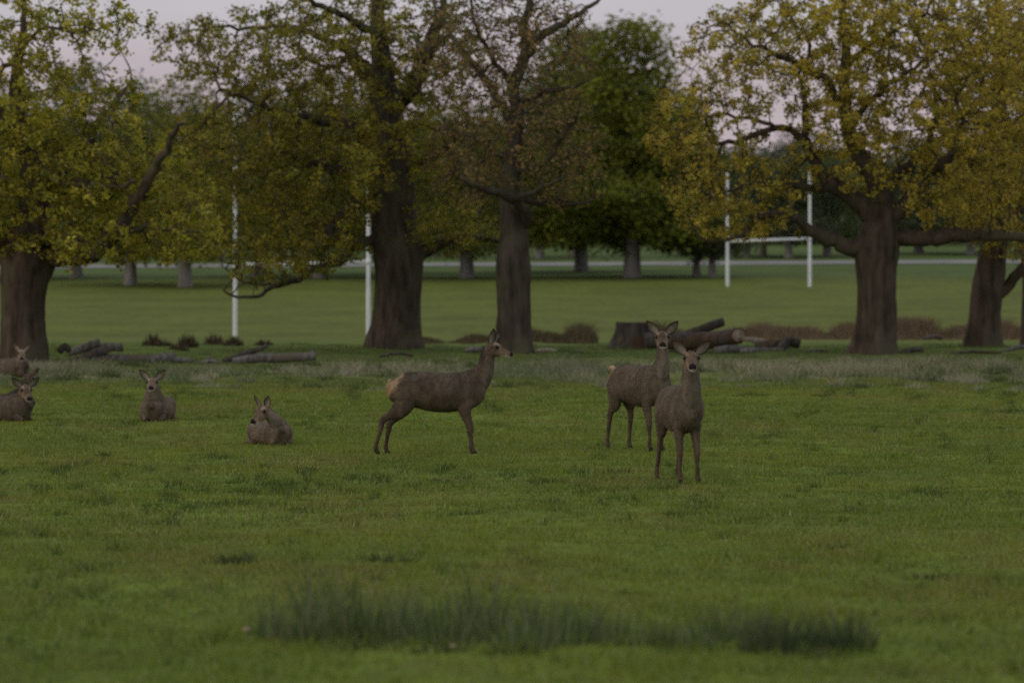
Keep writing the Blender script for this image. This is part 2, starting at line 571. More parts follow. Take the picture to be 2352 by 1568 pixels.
    k = np.clip((den - .36) * 3.2, 0, 1) * (1 - right) + right * np.clip(.55 + (den - .4) * 2, .1, 1)
    keep = rng.random(n) < k * np.where(px < 960, .3, 1)
    x, d, den, amp, dc, k = x[keep], d[keep], den[keep], amp[keep], dc[keep], k[keep]; n = len(x)
    h = amp * (.3 + .7 * k) * (.55 + .9 * fbm(x / .6, x * 0 + 7, 63, 2)) * rng.uniform(.3, 1.1, n) * np.exp(-((d - dc) / 3.0) ** 2)
    tawny = smooth(1500, 1700, x / d * F + CXP)[:, None]
    c = (np.array((.19, .135, .075)) * tawny + np.array((.12, .095, .045)) * (1 - tawny)) * rng.uniform(.6, 1.3, n)[:, None]
    v, f, cc = blades(x, d, h, .035 * rng.uniform(.6, 1.5, n), rng.uniform(.1, .9, n), c, rng)
    o = mobj('dry_bracken', np_mesh('dry_bracken', v, f, M_GRASS, cc))
    tag(o, 'low brown dry bracken strip along the edge of the pitch', 'bracken', kind='stuff')

def clump(name, px, d, h, rad, n, cols, label, cat, group, rng, w=.009, lean=.35, mat=None, dome=.35):
    g = G(px, d)
    r = rad * np.sqrt(rng.random(n)); a = rng.uniform(0, 2 * np.pi, n)
    x = r * np.cos(a); y = r * np.sin(a) * .8
    hh = h * rng.uniform(.2, 1.15, n) * (1 - dome * (r / rad) ** 2)
    z = ground_z(g.x + x, g.y + y) - g.z - .03
    lx = x / rad * lean * hh + rng.normal(0, .12, n) * hh; ly = y / rad * lean * hh + rng.normal(0, .12, n) * hh
    ww = w * rng.uniform(.6, 1.3, n) * .5
    wa = rng.uniform(-.8, .8, n)
    v = np.empty((n, 5, 3), np.float32)
    ox, oy = np.cos(wa) * ww, np.sin(wa) * ww
    v[:, 0] = np.stack([x - ox, y - oy, z], 1); v[:, 1] = np.stack([x + ox, y + oy, z], 1)
    mxx, myy = x + lx * .35, y + ly * .35
    v[:, 2] = np.stack([mxx + ox * .8, myy + oy * .8, z + hh * .55], 1); v[:, 3] = np.stack([mxx - ox * .8, myy - oy * .8, z + hh * .55], 1)
    v[:, 4] = np.stack([x + lx, y + ly, z + hh], 1)
    i = np.arange(n) * 5
    f4 = np.stack([i, i + 1, i + 2, i + 3], 1); f3 = np.stack([i + 3, i + 2, i + 4], 1)
    cc = np.array(cols)[rng.integers(0, len(cols), n)] * rng.uniform(.75, 1.25, n)[:, None]
    o = mobj(name, np_mesh(name, v.reshape(-1, 3), [f4, f3], mat or M_RUSH, np.repeat(cc[:, None], 5, 1).reshape(-1, 3)))
    o.location = g
    return tag(o, label, cat, group)

def build_clumps():
    rng = np.random.default_rng(77)
    rush = [(.10, .145, .045), (.13, .165, .06), (.18, .19, .10), (.075, .12, .03)]
    dark = [(.055, .085, .035), (.075, .105, .042), (.10, .12, .05)]
    # (px, image y of foot, height, radius, count)
    spec = [(612, 1452, .30, .10, 60), (668, 1470, .36, .17, 170), (700, 1492, .33, .15, 150), (735, 1462, .37, .18, 180), (800, 1478, .34, .18, 170),
            (852, 1455, .36, .17, 170), (905, 1480, .31, .18, 150), (960, 1452, .38, .18, 190), (1010, 1485, .28, .15, 110), (1050, 1460, .34, .17, 160),
            (1105, 1448, .34, .17, 150), (1160, 1478, .31, .17, 130), (1205, 1500, .28, .15, 110), (1230, 1450, .33, .17, 140), (1290, 1482, .26, .15, 120),
            (1345, 1452, .29, .17, 120), (1400, 1478, .26, .17, 130), (1455, 1490, .24, .16, 120), (1520, 1488, .23, .18, 140), (1590, 1492, .25, .16, 120),
            (1640, 1478, .24, .15, 100), (1690, 1465, .29, .15, 120)]
    for px, y, h, r, n in spec:
        clump('rush_clump', px, d_of_y(y), h * rng.uniform(.8, 1.5), r * rng.uniform(.8, 1.3), int(n * .85), rush, 'upright grey green rush clump in the long foreground bed', 'rushes', 'rush clumps in the foreground bed', rng)
    clump('rush_clump', 1790, d_of_y(1492), .31, .22, 330, dark, 'broad dark rush clump next to the end clump of the bed', 'rushes', 'rush clumps in the foreground bed', rng, lean=.5)
    clump('rush_clump', 1940, d_of_y(1492), .28, .15, 230, dark, 'dark fanned rush clump standing apart at the end of the bed', 'rushes', 'rush clumps in the foreground bed', rng, lean=.6)
    brown = [(.09, .072, .042), (.065, .052, .03), (.12, .095, .055)]
    for px, y, h, lab in ((350, 799, .26, 'dark brown bracken tuft behind the grey log heap'), (375, 800, .17, 'small brown bracken tuft beside a taller one behind the logs'),
                          (432, 800, .30, 'pointed brown bracken tuft behind the long grey log'), (492, 797, .30, 'round brown bracken tuft just beside the goal post foot'),
                          (537, 798, .22, 'wide low bracken tuft at the foot of the near goal post'), (605, 797, .18, 'low brown bracken tuft by the raised broken branch'),
                          (412, 806, .16, 'tiny dark bracken sprig between two bigger tufts')):
        clump('bracken_tuft', px, d_of_y(y), h * 1.7, .3, 300, brown, lab, 'bracken', 'bracken tufts behind the logs', rng, w=.03, lean=.5, mat=M_GRASS, dome=.8)
    tuft = [(.04, .07, .018), (.05, .08, .022), (.09, .09, .04)]
    for px, y, h, r, lab in ((238, 1052, .16, .09, 'dark weed tuft in the turf below the lying deer'), (541, 1160, .10, .22, 'bluish low weed patch in open turf'),
                             (1075, 1188, .09, .2, 'dark grass tuft with a bent pale stem in open turf'), (1915, 1252, .09, .22, 'low dark tuft in turf before the front deer'),
                             (548, 1305, .14, .16, 'tuft with pale straw stalks behind the rushes'), (880, 1300, .13, .25, 'long low tuft with pale stalks behind the rushes'),
                             (2140, 1318, .12, .2, 'ragged tuft beyond the end of the rush bed'), (745, 1062, .07, .12, 'small dark tuft near the side-on deer hind feet'),
                             (1010, 1508, .10, .2, 'dark low grass tuft put in as shade at the rush bed foot by the pink stone'), (860, 1500, .10, .2, 'dark low grass tuft put in as shade at the rush bed foot'),  # here and next line: dark grass put in for the rush-base shadow
                             (1190, 1518, .12, .2, 'dark lumpy grass tuft put in as shade in front of the rush bed'), (1870, 1505, .11, .25, 'dark low grass put in as shade between the two dark rush clumps'),
                             (2240, 938, .10, .3, 'long dark tuft in the turf below the far oak'), (1880, 915, .10, .25, 'dark tuft in turf below the broad yellow oak')):
        clump('grass_tuft', px, d_of_y(y), h, r, 150, tuft, lab, 'grass tuft', 'dark tufts in the turf', rng, w=.01, lean=.8, mat=M_GRASS)

# ------------------------------------------------------------------ trees
def leaf_mesh(name, centers, per, spread, size, palette, rng, shape=(1, .62), weights=None):
    """tufts of small folded leaves; colour varies by tuft and by leaf"""
    n = len(centers) * per
    c = np.repeat(np.asarray(centers), per, 0) + rng.normal(0, spread, (n, 3)) * np.array((1, 1, .8))
    a = rng.normal(size=(n, 3)); a[:, 2] = a[:, 2] * .7; a /= np.linalg.norm(a, axis=1)[:, None]
    b = rng.normal(size=(n, 3)); b -= a * (a * b).sum(1)[:, None]; b /= np.linalg.norm(b, axis=1)[:, None]
    nn = np.cross(a, b)
    s = size * rng.uniform(.55, 1.35, n)[:, None]
    v = np.empty((n, 4, 3), np.float32)
    v[:, 0] = c - a * s * .5
    v[:, 1] = c + b * s * shape[1] * .5 + nn * s * .14
    v[:, 2] = c + a * s * .5
    v[:, 3] = c - b * s * shape[1] * .5 + nn * s * .14
    i = np.arange(n) * 4
    f = np.stack([i, i + 1, i + 2, i + 3], 1)
    pal = np.array(palette)
    ti = np.repeat(rng.integers(0, len(pal), len(centers)), per)
    li = rng.integers(0, len(pal), n)
    col = pal[ti] * .65 + pal[li] * .35
    col = col * np.repeat(rng.uniform(.55, 1.35, len(centers)), per)[:, None] * rng.uniform(.75, 1.25, n)[:, None]
    return np_mesh(name, v.reshape(-1, 3), f, M_LEAF, np.repeat(col[:, None], 4, 1).reshape(-1, 3))

def grow(nodes, parent, active, attr, step, di, dk, iters, rng, wig=.25, trop=(0, 0, 0)):
    """space colonisation; nodes list of xyz, returns arrays"""
    pos = [np.array(p) for p in nodes]; par = list(parent)
    A = np.asarray(attr, float)
    alive = np.ones(len(A), bool)
    best = np.full(len(A), 1e9); bi = np.full(len(A), -1)
    def update(idx):
        Q = np.array([pos[i] for i in idx])
        al = np.where(alive)[0]
        if not len(al): return
        for s in range(0, len(Q), 400):
            dm = np.linalg.norm(A[al][:, None] - Q[None, s:s + 400], axis=2)
            m = dm.argmin(1); dv = dm[np.arange(len(al)), m]
            up = dv < best[al]
            best[al[up]] = dv[up]; bi[al[up]] = np.array(idx)[s:s + 400][m[up]]
    update([i for i in range(len(pos)) if active[i]])
    alive &= best > dk
    grown = {}
    for it in range(iters):
        use = alive & (best < di)
        if not use.any():
            if not alive.any(): break
            use = alive & (best < di * 3)
            if not use.any(): break
        ui = np.where(use)[0]
        tips = bi[ui]
        order = np.argsort(tips, kind='stable'); ui = ui[order]; tips = tips[order]
        ut, st = np.unique(tips, return_index=True)
        vec = A[ui] - np.array([pos[t] for t in tips])
        vec /= np.linalg.norm(vec, axis=1)[:, None] + 1e-9
        sums = np.add.reduceat(vec, st, axis=0)
        new = []
        for t, sv in zip(ut, sums):
            if grown.get(t, 0) >= 3: 
                continue
            dv = sv / (np.linalg.norm(sv) + 1e-9) + rng.normal(0, wig, 3) + np.array(trop)
            if par[t] >= 0:
                pv = pos[t] - pos[par[t]]; pv = pv / (np.linalg.norm(pv) + 1e-9)
                if grown.get(t, 0) == 0: dv = dv + pv * .35
            dv /= np.linalg.norm(dv) + 1e-9
            grown[t] = grown.get(t, 0) + 1
            pos.append(pos[t] + dv * step); par.append(int(t)); new.append(len(pos) - 1)
        if not new:
            break
        update(new)
        alive &= best > dk
    return np.array(pos), np.array(par)

def build_tree(name, label, d, trunk, limbs, crown, palette, n_attr, seed, bark, group=None, leaf=(10, .10, .10), step=.2, kill=.3, twig=.0125,
               leaf_keep=1.0, deep=3.6, sides=36):
    rng = np.random.default_rng(seed)
    s = d / F
    base = G(trunk[0][0], d)
    root = empty(name, base)
    tag(root, label, 'tree', group)
    bz = np.array(base)
    def loc(px, py, dep=0.0):
        dd = d + dep
        return np.array(P(px, py, dd)) - bz
    # trunk
    tr = np.array([list(loc(p[0], p[1])) + [p[2] * s * .5] for p in trunk])
    tr[0, 2] = -.12
    tr = resample(tr, .14)
    tr[:, :3] += np.cumsum(rng.normal(0, .006, (len(tr), 3)), 0)
    # root flare lobes
    ns = sides
    t, u, w = frames(tr[:, :3])
    a = np.arange(ns) / ns * 2 * np.pi
    hgt = tr[:, 2]
    flare = np.exp(-np.clip(hgt, 0, 9) / .35)[:, None]
    ph = rng.uniform(0, 6.28, 3)
    lobes = .22 * flare * (np.sin(3 * a + ph[0]) * .5 + np.sin(5 * a + ph[1]) * .5)[None]
    lobes = lobes + .05 * np.sin(2 * a + ph[2] + hgt[:, None] * .7)
    nse = fbm(np.cos(a)[None] * 2.2 + hgt[:, None] * .12, np.sin(a)[None] * 2.2 + hgt[:, None] * .9, seed, 3) - .5
    rid = np.abs(np.sin(a[None] * 8 + 3.5 * nse + hgt[:, None] * .25)) - .6
    r = tr[:, 3][:, None] * (1 + lobes + .16 * nse + .05 * rid)
    ring = tr[:, None, :3] + r[:, :, None] * (np.cos(a)[None, :, None] * u[:, None] + np.sin(a)[None, :, None] * w[:, None])
    ts = TubeSet(); ts.add(ring.reshape(-1, 3), ring_faces(len(tr), ns))
    mobj('trunk', ts.mesh('trunk', bark), root)
    nodes = []; par = []; rad = []; act = []
    sk = resample(np.array([list(loc(p[0], p[1])) + [p[2] * s * .5] for p in trunk]), step)
    top_px = trunk[-1][1]
    hz_first = min(l[0][1] for l in limbs) if limbs else top_px
    low = loc(0, max([l[0][1] for l in limbs] + [top_px]))[2]
    for k, row in enumerate(sk):
        nodes.append(row[:3]); par.append(k - 1); rad.append(row[3]); act.append(row[2] > low - .3)
    fixed = len(nodes)
    for L in limbs:
        dep_end = L[0][3] if len(L[0]) > 3 else rng.uniform(-1.6, 1.6)
        n = len(L)
        start = loc(L[0][0], L[0][1])
        arr = np.array(nodes)
        dist = np.linalg.norm((arr - start)[:, [0, 2]], axis=1)
        k0 = int(dist.argmin())
        sdep = arr[k0][1]
        rows = [list(arr[k0]) + [min(L[0][2] * s * .5, rad[k0])]]
        for q in range(1 if dist[k0] < .6 else 0, n):
            dep = sdep + (dep_end) * (q / (n - 1)) ** 1.2
            pt = loc(L[q][0], L[q][1], dep)
            rows.append(list(pt) + [L[q][2] * s * .5])
        rows = resample(np.array(rows), step)
        jit = rng.normal(0, .035, (len(rows), 3)); jit[0] = 0
        rows[:, :3] += jit
        lt = TubeSet(); tube(lt, rows, 10, rough=.16, seed=seed + n, cap=True)
        mobj('limb', lt.mesh('limb', bark), root)
        prev = k0
        for row in rows[1:]:
            nodes.append(row[:3]); par.append(prev); rad.append(row[3]); act.append(True); prev = len(nodes) - 1
    nfix = len(nodes)
    # crown attractors
    tot = sum(c[2] * c[3] * (c[5] if len(c) > 5 else 1) for c in crown)
    att = []
    for c in crown:
        cx, cy, rx, ry = c[:4]
        dep0 = c[4] if len(c) > 4 else 0
        k = int(n_attr * rx * ry * (c[5] if len(c) > 5 else 1) / tot)
        q = rng.normal(size=(k, 3)); q /= np.linalg.norm(q, axis=1)[:, None]
        q *= (rng.random(k) ** (1 / 2.6))[:, None]
        for row in q:
            att.append(loc(cx + row[0] * rx, cy + row[2] * ry, dep0 + row[1] * deep))
    pos, pr = grow(nodes, par, act, att, step, 2.2, kill, 90, rng, wig=.28)
    # radii
    n = len(pos)
    R = np.zeros(n); kids = [[] for _ in range(n)]
    for i in range(n):
        if pr[i] >= 0: kids[pr[i]].append(i)
    acc = np.zeros(n)
    for i in range(n - 1, -1, -1):
        if acc[i] == 0: acc[i] = twig ** 2.4
        if pr[i] >= 0: acc[pr[i]] += acc[i]
    R = acc ** (1 / 2.4)
    for i in range(nfix): R[i] = rad[i]
    for i in range(nfix, n):
        R[i] = min(R[i], R[pr[i]] * .93)
    # twigs: prisms along each new edge
    e = np.arange(nfix, n)
    if len(e):
        p0 = pos[pr[e]]; p1 = pos[e]
        r0 = np.minimum(R[pr[e]], R[e] * 1.15)[:, None]; r1 = R[e][:, None]
        tdir = p1 - p0; tdir /= np.linalg.norm(tdir, axis=1)[:, None] + 1e-9
        uu = np.cross(tdir, np.array((.37, .85, .38))); uu /= np.linalg.norm(uu, axis=1)[:, None] + 1e-9
        ww = np.cross(tdir, uu)
        V = np.empty((len(e), 8, 3))
        for q in range(4):
            an = q * math.pi / 2
            off = math.cos(an) * uu + math.sin(an) * ww
            V[:, q] = p0 + off * r0; V[:, 4 + q] = p1 + off * r1
        i8 = np.arange(len(e)) * 8
        fs = np.concatenate([np.stack([i8 + q, i8 + (q + 1) % 4, i8 + 4 + (q + 1) % 4, i8 + 4 + q], 1) for q in range(4)])
        tw = mobj('twigs', np_mesh('twigs', V.reshape(-1, 3), fs, bark, None, True), root)
        tw['kind'] = 'stuff'
    thin = e[R[e] < .03]
    haskid = np.zeros(n, bool); haskid[pr[pr >= 0]] = True
    thin = thin[rng.random(len(thin)) < np.where(haskid[thin], .30, 1.0) * leaf_keep]
    per, spread, size = leaf
    cr_ = mobj('crown', leaf_mesh('crown', pos[thin], per, spread, size, palette, rng), root)
    cr_['kind'] = 'stuff'
    return root

OLIVE = [(.38, .335, .03), (.31, .30, .026), (.22, .245, .024), (.45, .38, .05)]
OLIVE2 = [(.30, .255, .026), (.22, .215, .024), (.16, .175, .022), (.34, .28, .035)]
RUSSET = [(.29, .19, .06), (.23, .17, .045), (.18, .165, .035), (.31, .21, .09)]
OCHRE = [(.49, .385, .05), (.41, .335, .04), (.32, .29, .04), (.54, .42, .07)]
OCHRE2 = [(.45, .335, .045), (.37, .285, .04), (.28, .24, .038), (.49, .365, .06)]
GREEN = [(.16, .20, .022), (.20, .225, .022), (.12, .16, .02), (.22, .225, .024)]
DKGREEN = [(.085, .13, .035), (.115, .15, .036), (.07, .11, .032), (.13, .145, .036)]
BLUEGREEN = [(.085, .115, .05), (.105, .13, .055), (.075, .10, .045), (.12, .13, .055)]  # bluish grey leaf tones: distance haze put into the colour

def near_trees():
    build_tree('oak_tree', 'thick-trunked oak with yellow green leaves beside the grey log heap', 102,
        [(58, 833, 132), (58, 800, 112), (57, 750, 100), (55, 690, 96), (57, 640, 106), (62, 595, 124), (66, 550, 96), (78, 450, 66), (60, 330, 46), (40, 210, 30), (60, 90, 16), (70, -30, 8)],
        [[(85, 590, 66, -3.3), (135, 592, 50), (215, 582, 40), (265, 540, 34), (305, 480, 30), (345, 405, 24), (375, 355, 18), (420, 280, 9)],
         [(265, 538, 20, -.8), (320, 525, 15), (375, 522, 9), (430, 532, 5)],
         [(45, 575, 56, -1.5), (-40, 520, 48), (-120, 430, 36), (-170, 330, 22)],
         [(60, 330, 26, -1), (-10, 250, 22), (-40, 215, 18), (0, 165, 14), (55, 108, 10), (105, 65, 8), (170, 82, 5)],
         [(75, 460, 36, 1.8), (160, 380, 28), (230, 280, 20), (300, 190, 10)],
         [(76, 440, 30, -2.4), (150, 420, 22), (240, 430, 14), (310, 420, 8)],
         [(66, 560, 30, -2.6), (120, 545, 22), (170, 560, 14), (215, 590, 8)]],
        [(60, 430, 330, 170, 0, 1.3), (310, 450, 190, 140, 1.2), (60, 250, 300, 110), (110, 60, 240, 100, 0, .35), (400, 540, 130, 80, 0, .9), (200, 560, 150, 60, -1, 1.1)],
        OLIVE, 4200, 101, M_BARK_WARM, leaf=(19, .10, .13), deep=3.4)
    build_tree('oak_tree', 'massive dark-trunked oak standing right against the near goal', 114,
        [(908, 800, 152), (908, 772, 126), (910, 720, 112), (915, 650, 112), (914, 590, 118), (905, 520, 106), (898, 430, 104), (890, 340, 92), (880, 250, 74), (875, 170, 50), (868, 80, 38), (862, 0, 28), (858, -70, 16)],
        [[(945, 625, 44, 1.4), (985, 572, 34), (1040, 548, 24), (1110, 545, 14), (1170, 560, 7)],
         [(892, 270, 52, -1), (945, 200, 42), (975, 130, 36), (1000, 70, 28), (1022, 0, 18), (1035, -60, 10)],
         [(878, 240, 28, 1.2), (832, 172, 18), (800, 145, 13), (745, 152, 8), (690, 130, 5)],
         [(880, 470, 44, -2), (820, 470, 34), (775, 505, 26), (738, 562, 20), (700, 590, 10)],
         [(885, 545, 30, -3), (820, 565, 22), (780, 600, 18), (735, 618, 14), (690, 640, 12), (640, 655, 10), (603, 674, 9), (560, 682, 7), (512, 668, 4)],
         [(690, 640, 9, -.4), (640, 652, 8), (590, 648, 6), (545, 640, 5), (510, 610, 3)],
         [(895, 420, 44, 2), (830, 400, 32), (740, 380, 24), (640, 350, 16), (540, 330, 9)],
         [(885, 330, 36, -2.2), (800, 290, 26), (700, 270, 18), (600, 240, 12), (500, 200, 7)],
         [(876, 190, 26, 2), (800, 120, 20), (700, 70, 14), (580, 60, 9), (450, 70, 5)],
         [(895, 400, 30, -2), (970, 370, 22), (1040, 330, 14), (1080, 280, 8)],
         [(868, 80, 22, -2), (780, 30, 16), (680, -10, 10)]],
        [(600, 400, 270, 200, 0, 1.2), (760, 230, 250, 150), (560, 120, 230, 110, 0, .6), (800, 60, 250, 110, 0, .8), (930, 330, 150, 150, 0, .7), (660, 560, 200, 90, -1, 1.1), (1000, 120, 120, 140, 0, .7), (840, 380, 45, 140, -2.2, 3.0), (1040, 520, 110, 70)],
        OLIVE2, 5600, 202, M_BARK, leaf=(17, .10, .125), deep=3.8)
    build_tree('oak_tree', 'slimmer grey oak with sparse russet new leaves and crooked low limb', 109,
        [(1182, 816, 100), (1182, 792, 84), (1180, 740, 76), (1180, 680, 72), (1180, 630, 76), (1180, 590, 74), (1182, 540, 64), (1180, 480, 58), (1175, 430, 50), (1180, 380, 42), (1185, 320, 36), (1192, 260, 31), (1180, 205, 28), (1200, 160, 26), (1212, 110, 24), (1205, 60, 20), (1220, 15, 16), (1212, -40, 10)],
        [[(1200, 545, 26, -3.2), (1213, 505, 25), (1203, 478, 23), (1172, 456, 21), (1150, 442, 18), (1110, 434, 15), (1082, 422, 12), (1060, 408, 8)],
         [(1172, 456, 18, -.6), (1210, 446, 14), (1255, 426, 9), (1300, 400, 5)],
         [(1206, 120, 27, .8), (1240, 86, 23), (1290, 56, 18), (1335, 31, 13), (1370, 5, 9), (1395, -25, 5)],
         [(1186, 310, 22, 1), (1130, 205, 18), (1070, 125, 15), (1030, 72, 12), (1000, 20, 8), (985, -30, 5)],
         [(1185, 400, 18, -1.4), (1250, 372, 13), (1300, 300, 10), (1335, 240, 6)],
         [(1180, 380, 18, 1.5), (1110, 330, 13), (1050, 300, 9), (1000, 290, 5)],
         [(1190, 250, 16, -1.5), (1250, 210, 12), (1320, 200, 8), (1380, 170, 4)],
         [(1178, 200, 16, -1.6), (1130, 130, 12), (1090, 60, 8), (1080, -10, 5)],
         [(1178, 470, 18, 1.8), (1240, 460, 12), (1320, 470, 8), (1380, 450, 4)]],
        [(1180, 260, 190, 200, 0, 1), (1090, 110, 160, 120), (1270, 360, 140, 120), (1080, 380, 120, 100, 1), (1260, 90, 110, 90), (1180, 30, 160, 70)],
        RUSSET, 3400, 303, M_BARK, leaf=(11, .11, .115), deep=3.0, leaf_keep=.8)
    build_tree('oak_tree', 'spreading oak with bright yellow ochre leaves and long level low limb', 109,
        [(2010, 816, 124), (2010, 792, 104), (2012, 750, 92), (2012, 700, 86), (2010, 660, 84), (2008, 620, 88), (2010, 580, 98), (2015, 540, 92), (2022, 495, 70), (2010, 420, 52), (1975, 370, 42), (1945, 300, 35), (1938, 240, 30), (1935, 170, 26), (1940, 110, 20), (1930, 40, 14), (1945, -50, 8)],
        [[(1985, 578, 50, -1.2), (1948, 565, 40), (1900, 545, 34), (1860, 527, 27), (1830, 505, 22), (1780, 492, 18), (1735, 503, 15), (1710, 535, 13), (1685, 549, 11), (1645, 551, 8), (1600, 546, 4)],
         [(2010, 505, 56, 1), (1982, 470, 48), (1940, 440, 36), (1890, 400, 30), (1865, 360, 24), (1850, 300, 19), (1845, 230, 13), (1835, 170, 7)],
         [(1870, 370, 20, -1), (1830, 310, 17), (1780, 295, 15), (1720, 315, 13), (1660, 328, 10), (1630, 302, 8), (1622, 268, 5)],
         [(1780, 295, 11, .8), (1720, 275, 9), (1660, 262, 7), (1600, 272, 5), (1540, 250, 3)],
         [(1938, 250, 20, -.8), (1900, 190, 17), (1850, 160, 14), (1790, 122, 12), (1720, 100, 8), (1675, 55, 5)],
         [(1852, 160, 10, .8), (1862, 110, 8), (1830, 60, 6), (1800, 10, 4)],
         [(2040, 512, 50, .4), (2075, 480, 40), (2100, 440, 34), (2130, 402, 28), (2175, 365, 22), (2205, 310, 17), (2215, 270, 13), (2195, 235, 9), (2230, 170, 5)],
         [(2022, 480, 44, 1.5), (2042, 420, 34), (2090, 380, 24), (2130, 330, 18), (2150, 250, 12), (2140, 170, 7)],
         [(2040, 552, 46, -.8), (2120, 546, 38), (2200, 540, 33), (2280, 542, 27), (2352, 545, 21), (2430, 540, 12)],
         [(1935, 170, 16, -1.5), (1990, 110, 13), (2060, 70, 10), (2130, 30, 6)],
         [(1940, 440, 22, -2), (1860, 430, 17), (1780, 420, 12), (1690, 430, 8), (1600, 470, 5)],
         [(1945, 300, 18, 2), (2010, 220, 14), (2080, 170, 10), (2150, 120, 6)]],
        [(1790, 120, 250, 140, 0, .8), (1610, 300, 150, 130, 0, .7), (1690, 430, 180, 90, 0, .6), (2000, 250, 210, 220), (2120, 70, 270, 140, 0, 1.3), (2250, 280, 180, 190, 0, 1.2), (1680, 500, 150, 55, 0, .7), (1950, 30, 240, 110), (2190, 440, 150, 80)],
        OCHRE, 6800, 404, M_BARK_WARM, leaf=(18, .09, .12), deep=3.8)
    build_tree('oak_tree', 'ochre-leaved oak with a bent side limb beyond the spreading oak', 117,
        [(2258, 800, 98), (2258, 772, 82), (2262, 720, 70), (2270, 660, 72), (2278, 600, 66), (2285, 540, 60), (2290, 450, 50), (2300, 350, 40), (2290, 250, 30), (2300, 140, 20), (2290, 30, 12), (2290, -40, 6)],
        [[(2278, 705, 30, -.6), (2318, 655, 26), (2350, 615, 24), (2400, 570, 18), (2450, 540, 10)],
         [(2288, 470, 36, 1), (2230, 400, 26), (2190, 330, 18), (2150, 260, 10)],
         [(2298, 360, 30, -1), (2360, 280, 24), (2400, 180, 14)],
         [(2292, 250, 22, 1), (2240, 160, 14), (2200, 80, 8)],
         [(2284, 545, 30, 2), (2340, 490, 24), (2400, 430, 14)]],
        [(2280, 400, 170, 170), (2310, 180, 200, 170, 0, 1.2), (2300, 520, 120, 70), (2380, 60, 130, 110)],
        OCHRE2, 3000, 505, M_BARK_WARM, leaf=(17, .10, .125), deep=3.4)
    build_tree('oak_tree', 'dark oak trunk half hidden at the end of the oak row', 121,
        [(2372, 788, 66), (2370, 745, 50), (2368, 650, 44), (2366, 560, 42), (2378, 450, 36), (2390, 330, 26), (2380, 200, 16), (2390, 80, 8)],
        [[(2370, 520, 26, -1), (2420, 440, 20), (2470, 360, 12)], [(2384, 380, 20, 1), (2330, 300, 14), (2290, 220, 8)]],
        [(2400, 330, 120, 200), (2390, 120, 120, 130)], OCHRE2, 1300, 606, M_BARK_WARM, leaf=(17, .11, .13), deep=3)

# mid and far trees: a few prototypes, copied
def proto_tree(name, seed, height, half, palette, n_attr, leaf, bare=.07, crown_shape='round', keep=1.0):
    """a whole tree at the origin, returned as root; metres"""
    rng = np.random.default_rng(seed)
    root = empty(name, (0, 0, 0))
    r0 = height * .024
    pts = [(0, 0, -.3, r0 * 1.5), (0, 0, .4, r0 * 1.12), (0, 0, height * .1, r0)]
    for k in range(1, 6):
        f = .1 + .14 * k
        pts.append((rng.normal(0, .02) * height, rng.normal(0, .02) * height, height * f, r0 * (1 - f) ** 1.1))
    tr = resample(np.array(pts), .35)
    ts = TubeSet(); tube(ts, tr, 12, rough=.14, seed=seed)
    mobj('trunk', ts.mesh('trunk', M_BARK_FAR), root)
    nodes = [r[:3] for r in tr]; par = list(range(-1, len(tr) - 1)); act = [r[2] > height * bare for r in tr]
    att = []
    lobes = []
    for k in range(11):
        th = rng.uniform(0, 6.28); zz = rng.uniform(.3, .86)
        rr = half * rng.uniform(.3, .72) * math.sin(math.pi * min(1, max(.12, (zz - .02) ** .75)))
        lobes.append((rr * math.cos(th), rr * math.sin(th), height * zz, half * rng.uniform(.3, .5), height * rng.uniform(.09, .15)))
    for k in range(9):
        th = k * .7 + rng.uniform(0, .5)
        lobes.append((half * .6 * math.cos(th), half * .6 * math.sin(th), height * rng.uniform(.19, .34), half * .44, height * .085))
    lobes.append((0, 0, height * .9, half * .4, height * .1))
    lobes.append((0, 0, height * .55, half * .7, height * .28))
    for lx, ly, lz, lr, lh in lobes:
        k = n_attr // len(lobes)
        q = rng.normal(size=(k, 3)); q /= np.linalg.norm(q, axis=1)[:, None]
        q *= (rng.random(k) ** (1 / 2.4))[:, None]
        att.append(np.stack([lx + q[:, 0] * lr, ly + q[:, 1] * lr, lz + q[:, 2] * lh], 1))
    pos, pr = grow(nodes, par, act, np.concatenate(att), .5, 6, .6, 70, rng, wig=.2)
    n = len(pos); nf = len(tr)
    acc = np.zeros(n)
    for i in range(n - 1, -1, -1):
        if acc[i] == 0: acc[i] = .014 ** 2.3
        if pr[i] >= 0: acc[pr[i]] += acc[i]
    R = acc ** (1 / 2.3)
    R[:nf] = tr[:, 3]
    for i in range(nf, n): R[i] = min(R[i], R[pr[i]] * .9)
    e = np.arange(nf, n)
    p0 = pos[pr[e]]; p1 = pos[e]; r0_ = np.minimum(R[pr[e]], R[e] * 1.2)[:, None]; r1_ = R[e][:, None]
    td = p1 - p0; td /= np.linalg.norm(td, axis=1)[:, None] + 1e-9
    uu = np.cross(td, np.array((.37, .85, .38))); uu /= np.linalg.norm(uu, axis=1)[:, None]; ww = np.cross(td, uu)
    V = np.empty((len(e), 6, 3))
    for q in range(3):
        an = q * 2.0944
        off = math.cos(an) * uu + math.sin(an) * ww
        V[:, q] = p0 + off * r0_; V[:, 3 + q] = p1 + off * r1_
    i6 = np.arange(len(e)) * 6
    fs = np.concatenate([np.stack([i6 + q, i6 + (q + 1) % 3, i6 + 3 + (q + 1) % 3, i6 + 3 + q], 1) for q in range(3)])
    b = mobj('branches', np_mesh('branches', V.reshape(-1, 3), fs, M_BARK_FAR), root); b['kind'] = 'stuff'
    thin = e[R[e] < .09]
    thin = thin[rng.random(len(thin)) < keep]
    per, spread, size = leaf
    c = mobj('crown', leaf_mesh('crown', pos[thin], per, spread, size, palette, rng), root); c['kind'] = 'stuff'
    return root

